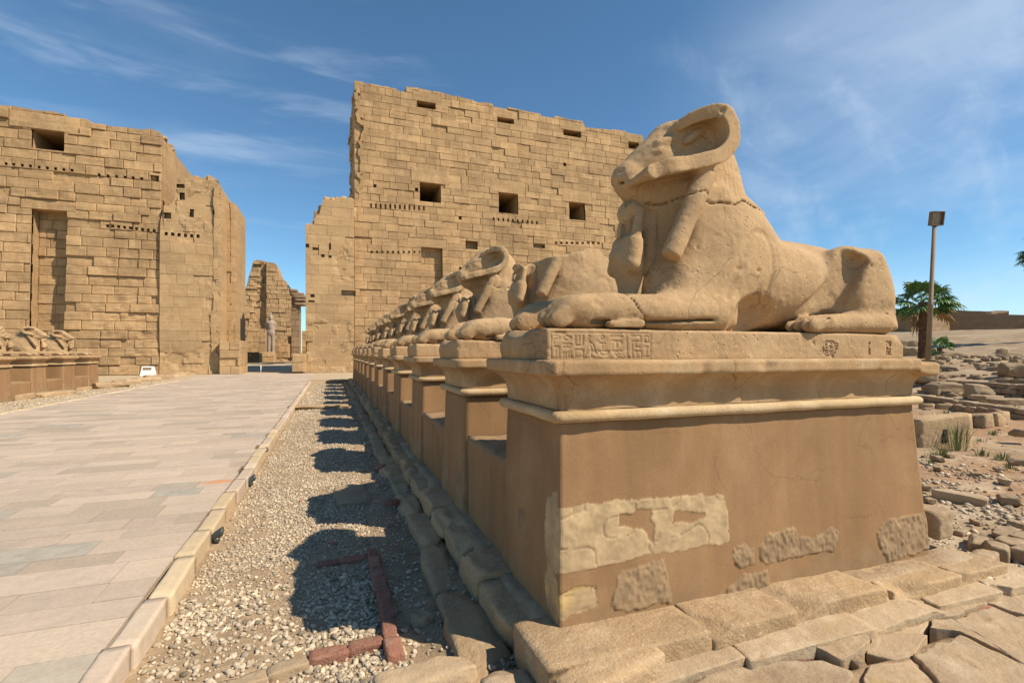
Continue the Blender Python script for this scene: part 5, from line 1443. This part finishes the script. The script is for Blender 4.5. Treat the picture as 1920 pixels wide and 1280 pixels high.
# palms
M_leaf = plain('palm_leaf', (.10, .19, .045), .5, 0, .45, 2.5); M_dead = plain('dry_palm_leaf', (.27, .17, .07), .8, 0, .3, 3); M_trunk = stone('palm_trunk', (.15, .085, .045), (.10, .055, .03), (.20, .12, .07), scale=3, bump=.8, fine=30, tint_amt=.4)
def fan_palm(name, loc, H, r, nf, R, label, seed, dead=8, mirror=False):
    rs = np.random.RandomState(seed); root = empty(name, loc, label, 'palm tree')
    if H > .3:
        V = []; F = []; n = 14; m = int(H / .06)
        for i in range(m + 1):
            t = i / m; rr = r * (1.15 - .25 * t) * (1 + .10 * (i % 2) + .05 * math.sin(i * 1.7)) + (.10 * r if t > .8 else 0)
            for k in range(n):
                a = 2 * math.pi * k / n + i * .3; q = rr * (1 + .10 * rs.uniform(-1, 1)); V.append((q * math.cos(a), q * math.sin(a), H * t))
        for i in range(m):
            for k in range(n): F.append((i * n + k, i * n + (k + 1) % n, (i + 1) * n + (k + 1) % n, (i + 1) * n + k))
        mesh_obj('trunk', V, F, M_trunk, root, {'tint': rs.uniform(-.8, .8, len(V))}, smooth=False)
    G = Acc(); Dd = Acc()
    for f in range(nf + dead):
        isd = f >= nf
        az = rs.uniform(0, 2 * math.pi); el = math.radians(rs.uniform(-28, 78) if not isd else rs.uniform(-75, -20))
        pl = R * (.50 + .2 * rs.rand()); out = Vector((math.cos(az) * math.cos(el), math.sin(az) * math.cos(el), math.sin(el)))
        side = Vector((-math.sin(az), math.cos(az), 0)); up = out.cross(side) * -1
        c0 = Vector((0, 0, H)); c1 = c0 + out * pl; c1.z -= .10 * pl
        w = .012 * R / 1.2
        Q = G if not isd else Dd
        Q.add([tuple(c0 - side * w * 1.5), tuple(c0 + side * w * 1.5), tuple(c1 + side * w), tuple(c1 - side * w)], [(0, 1, 2, 3)])
        ns = 22; fl = R * (.42 + .18 * rs.rand()); roll = rs.uniform(-.5, .5)
        sd = side * math.cos(roll) + up * math.sin(roll)
        for k in range(ns):
            a = math.radians(-112 + 224 * k / (ns - 1)) + rs.uniform(-.05, .05); L = fl * (1 - .25 * abs(a) / 2) * rs.uniform(.85, 1.1)
            dr = (out * math.cos(a) + sd * math.sin(a)).normalized(); pr = sd * math.cos(a) - out * math.sin(a); nn = dr.cross(pr)
            fold = (1 if k % 2 else -1) * .3; ww = fl * .055
            p0 = c1 + dr * L * .05; p1 = c1 + dr * L * .55 + Vector((0, 0, -.06 * L)); p2 = c1 + dr * L * .85 + Vector((0, 0, -.22 * L)); p3 = c1 + dr * L + Vector((0, 0, -.42 * L))
            e1 = pr * ww + nn * ww * fold
            Q.add([tuple(p0), tuple(p1 + e1), tuple(p1 - e1), tuple(p2 + e1 * .7), tuple(p2 - e1 * .7), tuple(p3)], [(0, 1, 2), (2, 1, 3, 4), (4, 3, 5)])
    G.build('crown', M_leaf, root, smooth=False)
    if dead: Dd.build('dry_leaves', M_dead, root, smooth=False)
    return root
d = 25.0; b = at_d(1731, d); fan_palm('palm_tree', (b[0], b[1], z_at(672, d)), z_at(566, d) - z_at(672, d), .18, 42, 1.38, 'green fan palm behind the floodlight pole', 3, 3)
d = 27.5; b = at_d(1762, d); fan_palm('palm_shrub', (b[0], b[1], z_at(664, d)), .35, .12, 16, .80, 'small young palm to the right of the taller palm trunk', 5, 3)
d = 27; b = at_d(1748, d); fan_palm('palm_shrub', (b[0], b[1], z_at(672, d)), .1, .1, 8, .55, 'little palm seedling at the foot of the floodlight pole', 6, 0)
d = 40; b = at_d(1972, d); fan_palm('palm_tree', (b[0], b[1], 2.4), z_at(470, d) - 2.4, .22, 50, 2.0, 'tall palm only just reaching in at the right picture edge', 8, 6)

# enclosure wall of mud brick on the rise
def mud_wall(p0, p1, z0, z1a, z1b, th, label, seed, ragged=.0):
    a = np.array(p0); b = np.array(p1); L = np.linalg.norm(b - a); n = int(L / .8); u = (b - a) / L; nr = np.array([-u[1], u[0]])
    if np.dot(nr, -a) < 0: nr = -nr
    V = []; F = []; rows = 12; rs = np.random.RandomState(seed); T = []
    for i in range(n + 1):
        t = i / n; zt = z1a + (z1b - z1a) * t + ragged * float(fbm(np.array([[t * L, 0, seed]]), 6, 4, seed)[0])
        for j in range(rows + 1):
            q = a + u * L * t + nr * (th / 2 + .10 * (1 - j / rows) + .02 * rs.randn() + ragged * .2 * rs.randn()); V.append((q[0], q[1], z0 + (zt - z0) * j / rows)); T.append(rs.uniform(-.5, .5) * .5 + (.4 if j % 3 == 0 else 0))
        q = a + u * L * t - nr * th / 2; V.append((q[0], q[1], zt)); T.append(0); V.append((q[0], q[1], z0)); T.append(0)
    m = rows + 3
    for i in range(n):
        for j in range(m - 1): F.append((i * m + j, (i + 1) * m + j, (i + 1) * m + j + 1, i * m + j + 1))
    F.append(tuple(range(m))); F.append(tuple(n * m + k for k in range(m - 1, -1, -1)))
    tag(mesh_obj('mudbrick_wall', V, F, M_mud, None, {'tint': T}, smooth=False), label, 'wall')
zt = z_at(595, 80)
mud_wall(at_d(1771, 80), at_d(2120, 70), 3.2, z_at(588, 80), z_at(596, 70), 2.5, 'long smooth mudbrick enclosure wall at the top of the slope', 3)
mud_wall(at_d(1689, 74), at_d(1772, 80.5), 3.0, z_at(592, 74), z_at(588, 80), 2.5, 'mudbrick wall section behind the palm crown', 4)
mud_wall(at_d(1500, 92), at_d(1882, 84), 3.2, z_at(579, 92), z_at(583, 84), 2.5, 'ragged darker mudbrick ruin rising just behind the enclosure wall', 5, .7)
mud_wall(at_d(1883, 110), at_d(2300, 100), 3.2, z_at(597, 110), z_at(602, 100), 2.5, 'low distant stretch of mudbrick wall at the far right', 6, .1)

# grass tufts in the reddish plot
M_grass = plain('dry_green_grass', (.16, .19, .06), .8, 0, .35, 4)
A = Acc(); rs = np.random.RandomState(9)
tufts = [(1795, 845, 16, .55), (1803, 835, 10, .5), (1770, 855, 14, .2), (1840, 855, 16, .16), (1878, 862, 16, .16), (1750, 858, 10, .14), (1860, 815, 12, .14), (1820, 790, 10, .2), (1868, 790, 10, .2), (1903, 818, 8, .12), (1755, 790, 12, .2), (1775, 778, 10, .2), (1890, 880, 12, .12), (1745, 870, 12, .1), (1838, 830, 9, .12), (1765, 800, 12, .2), (1905, 775, 12, .3), (1885, 770, 10, .3), (1855, 760, 10, .4), (1840, 765, 8, .3)]
for (px, py, n, hgt) in tufts:
    X, Y = on_z(px, py, -.13)
    for k in range(n * 3):
        a = rs.uniform(0, 6.28); r0 = rs.uniform(0, .10 + hgt * .15); ln = hgt * rs.uniform(.5, 1.15); sp = rs.uniform(.1, .5) * ln
        p = np.array([X + r0 * math.cos(a), Y + r0 * math.sin(a), -.15]); tip = p + np.array([sp * math.cos(a), sp * math.sin(a), ln]); mid = p + np.array([sp * .35 * math.cos(a), sp * .35 * math.sin(a), ln * .6])
        w = np.array([-math.sin(a), math.cos(a), 0]) * .006
        A.add([p - w, p + w, mid + w, mid - w, tip], [(0, 1, 2, 3), (3, 2, 4)])
gt = A.build('grass', M_grass, smooth=False); tag(gt, 'sparse dry green grass tufts on the reddish earth', 'grass', kind='stuff')
# straw and dead stems
A = Acc()
for k in range(700):
    px = rs.uniform(1740, 1925); py = rs.uniform(790, 890); X, Y = on_z(px, py, -.13); a = rs.uniform(0, 3.14); l = rs.uniform(.05, .22); z = float(ground_h(np.array([X]), np.array([Y]))[0]) + .012
    u = np.array([math.cos(a), math.sin(a), rs.uniform(-.1, .25)]) * l; w = np.array([-math.sin(a), math.cos(a), 0]) * .005; p = np.array([X, Y, z]); A.add([p - w, p + w, p + u + w * .5, p + u - w * .5], [(0, 1, 2, 3)])
st = A.build('dry_stems', plain('straw', (.42, .24, .10), .9), smooth=False); tag(st, 'fallen reddish straw over the sunken earth', 'straw', kind='stuff')

# ------------------------------------------------------------------ beyond the gate: second pylon ruin, colossus, column
YB = 92.0
RP = empty('ruined_pylon', (-12, YB, 0), 'distant ruined pylon framed by the gateway', 'ruin')
def sk2(pts, Y): return skyline(pts, Y, 0, .12, 5)
f = sk2([(455, 545), (463, 540), (466, 520), (470, 512), (474, 490), (486, 487), (496, 489), (510, 492)], YB)
xa, xb = on_y(458, 600, YB)[0], on_y(499, 600, YB)[0]
w = Wall((0, YB, 0), (1, 0, 0), (0, -1, 0), 0, 61); w.blocks(xa, xb, 0, f, row=1.0, blen=(1.5, 2.6), prot=.12, rough=.1, gap=.05, erode=(((xb - .5, 8), (1, 4), .9),)); w.build('front_facing', M_ashlar, RP)
w.core('front_core', M_tower, RP, xa, xb, 0, f, 9, (), back=.3)
f2 = sk2([(498, 489), (503, 490), (518, 494), (520, 508), (524, 518), (535, 526), (543, 536), (545, 540), (556, 543)], YB - .6)
xc_, xd = on_y(499, 600, YB - .6)[0], on_y(546, 600, YB - .6)[0]
w = Wall((0, YB - .6, 0), (1, 0, 0), (0, -1, 0), 0, 62); w.blocks(xc_, xd, 0, f2, row=.75, blen=(1.0, 1.8), prot=.05, rough=.05, gap=.05); w.build('side_facing', M_ashlar, RP)
w.core('side_core', M_tower, RP, xc_, xd, 0, f2, 9, (), back=.3)
for c_ in RP.children: c_.location = -RP.location
# colossus
X, _ = on_y(508, 668, 76); _, zt_ = on_y(504, 586, 76); _, zb_ = on_y(508, 664, 76)
H = zt_ - zb_
s = Sculpt((-1.6, -1.6, -.2), (1.6, 1.6, 7.6), .085)
s.add(s.cap((0, .38, .2), (0, .33, 3.6), .33, .42)); s.add(s.ell((0, 0, 3.7), (.62, .72, .6)), .2); s.add(s.cap((0, 0, 3.9), (0, 0, 5.2), .5, .62, 1.1), .2)
s.add(s.ell((0, .35, 5.35), (.45, .55, .3)), .15); s.add(s.cap((.05, .85, 5.3), (.1, .75, 4.2), .2, .17), .05); s.add(s.cap((.1, .75, 4.2), (-.5, .1, 4.6), .17, .14), .05)
s.add(s.cap((0, 0, 5.5), (0, 0, 5.8), .22, .22), .1); s.add(s.ell((-.05, 0, 6.15), (.34, .3, .42)), .08); s.add(s.ell((.1, 0, 6.2), (.35, .48, .42)), .1); s.add(s.cap((.1, 0, 6.5), (.15, 0, 7.1), .28, .12), .1)
s.add(s.box((.45, 0, 3), (.2, .5, 3.1), .1), .1); s.add(s.box((-.15, 0, .12), (.7, .7, .25), .05), .05)
P, F = s.mesh(.03, 3, 1)
P = P[:, [1, 0, 2]] * np.array([.68, .7, H / 7.1])
cs = empty('colossus_statue', (X, 76, zb_), 'pale granite standing king colossus in front of the distant pylon', 'statue'); mesh_obj('figure', P, F, M_granite, cs, {'tint': np.full(len(P), -.1)})
def far_box(name, px0, px1, py0, py1, Y, th, mat, label, seed, cat='stone', tint=0.0, courses=0):
    a = on_y(px0, py0, Y); b = on_y(px1, py1, Y); r = empty(name, ((a[0] + b[0]) / 2, Y, b[1]), label, cat)
    ww = Wall((0, 0, 0), (1, 0, 0), (0, -1, 0), 0, seed); ww.blocks((a[0] - b[0]) / 2, (b[0] - a[0]) / 2, 0, lambda x: a[1] - b[1], row=.8, blen=(1.1, 2.2), gap=.03, prot=.03, rough=.03); ww.build('facing', mat, r)
    ww.core('core', mat, r, (a[0] - b[0]) / 2, (b[0] - a[0]) / 2, 0, lambda x: a[1] - b[1] - .1, th, (), back=.1); return r
far_box('statue_base', 486, 514, 660, 679, 75, 3, M_ashlar, 'yellowish block base under the distant colossus', 71, 'pedestal')
far_box('wall_stub', 462, 498, 616, 662, 80, 3, M_ashlar, 'smooth tan wall stub left of the distant colossus', 72, 'ruin')
far_box('stone_bench', 461, 486, 660, 680, 62, 2.5, M_tower, 'low stone bench just inside the gate on the left', 73, 'bench')
far_box('ruined_shrine', 515, 540, 642, 670, 78, 4, M_tower, 'low ruined block shrine right of the distant colossus', 74, 'ruin')
far_box('ruin_wall', 540, 554, 630, 676, 84, 3, M_ashlar, 'stepped masonry foot of the distant pylon', 75, 'ruin')
far_box('ruin_wall', 549, 573, 662, 672, 70, 2, M_tower, 'low dark wall just inside the gate on the right', 76, 'wall')
far_box('ruin_wall', 566, 574, 620, 668, 100, 3, M_tower, 'pale broken wall glimpsed beside the right gate pier', 77, 'wall')
pr = far_box('ruined_pier', 546, 562, 556, 670, 82, 4, M_mud, 'ruined pier, its shade put into the colour, with ragged projecting top stones beside the distant pylon', 79, 'ruin', -1)  # dark mud material on pier and top stones paints their shade
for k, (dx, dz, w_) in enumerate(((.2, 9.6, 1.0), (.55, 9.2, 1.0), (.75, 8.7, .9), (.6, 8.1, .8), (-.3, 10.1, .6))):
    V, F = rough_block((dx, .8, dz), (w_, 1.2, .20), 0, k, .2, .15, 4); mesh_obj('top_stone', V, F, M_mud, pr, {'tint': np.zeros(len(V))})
far_box('gate_block', 547, 570, 672, 697, YT - .9, 2.2, M_ashlar, 'squat stone blocks at the foot of the right gate pier', 78, 'stone')

# white floodlight housing near the left tower, thin marker post, rocks along the far path edge
M_white = plain('white_painted_box', (.78, .77, .72), .5, 0, .06)
Y = 41.4; X = on_y(278, 697, Y)[0]
wb = empty('floodlight_box', (X, Y, 0), 'white tapered floodlight box at the foot of the left tower', 'light box')
V = np.array([(-.42, -.3, 0), (.42, -.3, 0), (.42, .3, 0), (-.42, .3, 0), (-.30, -.22, .66), (.30, -.22, .66), (.30, .22, .66), (-.30, .22, .66)]); mesh_obj('housing', V, [(3, 2, 1, 0), (0, 1, 5, 4), (1, 2, 6, 5), (2, 3, 7, 6), (3, 0, 4, 7), (4, 5, 6, 7)], M_white, wb, smooth=False)
mesh_obj('grille', [(-.26, -.262, .42), (.26, -.262, .42), (.25, -.238, .58), (-.25, -.238, .58)], [(0, 1, 2, 3)], M_mud, wb, {'tint': [0] * 4}, smooth=False)
X, Y = on_z(489, 698, 0)
V, F = tube((0, 0, 0), (.01, 0, .55), .035, .03, 8)
tp_ = empty('marker_post', (X, Y, 0), 'short white marker post with dry twigs on the paving before the gate', 'post'); mesh_obj('post', V, F, M_white, tp_)
A = Acc()
for (a, b) in (((.0, 0, .3), (.28, 0, .62)), ((.12, 0, .42), (.10, 0, .80)), ((.2, 0, .5), (.34, 0, .82))):
    V, F = tube(a, b, .012, .006, 5); A.add(V, F)
A.build('twig', M_rubble, tp_)
rs = np.random.RandomState(17); lab = 'rough yellowish rock edging the left of the avenue before the tower'
for k in range(26):
    t = k / 25; px = 196 + (352 - 196) * t + rs.uniform(-2, 2); py = 726 - (726 - 703) * t + rs.uniform(-1, 2)
    stone_at(px, py, -.05, (rs.uniform(.3, .7), rs.uniform(.2, .35), rs.uniform(.10, .2)), rs.uniform(.3, 1.0), lab, 100 + k, M_foot, 'edging_rock', 'rock', group='rough rocks edging the avenue before the left tower', tint=float(rs.uniform(-.1, .6)))
for k, (px, py, a, b, c, l) in enumerate(((100, 742, .8, .3, .12, 'flat rock slab by the foot of the left pedestals'), (20, 750, .9, .3, .14, 'grey flat rock slab at the left picture edge'), (150, 732, .5, .2, .1, 'small flat rock slab near the end of the left pedestals'))):
    stone_at(px, py, -.09, (a, b, c), 1.3, l, 140 + k, M_foot, 'rock_slab', 'rock', tint=.3)
# sandy verge stones along the bases of the gate piers
for k, (px, py) in enumerate(((380, 697), (345, 698), (600, 697), (622, 698), (640, 697))):
    stone_at(px, py, 0, (rs.uniform(.5, .9), .25, .22), .02, '%s low footing block along the bottom of the gate piers' % ORD[k], 150 + k, M_ashlar, 'footing_block', 'stone')
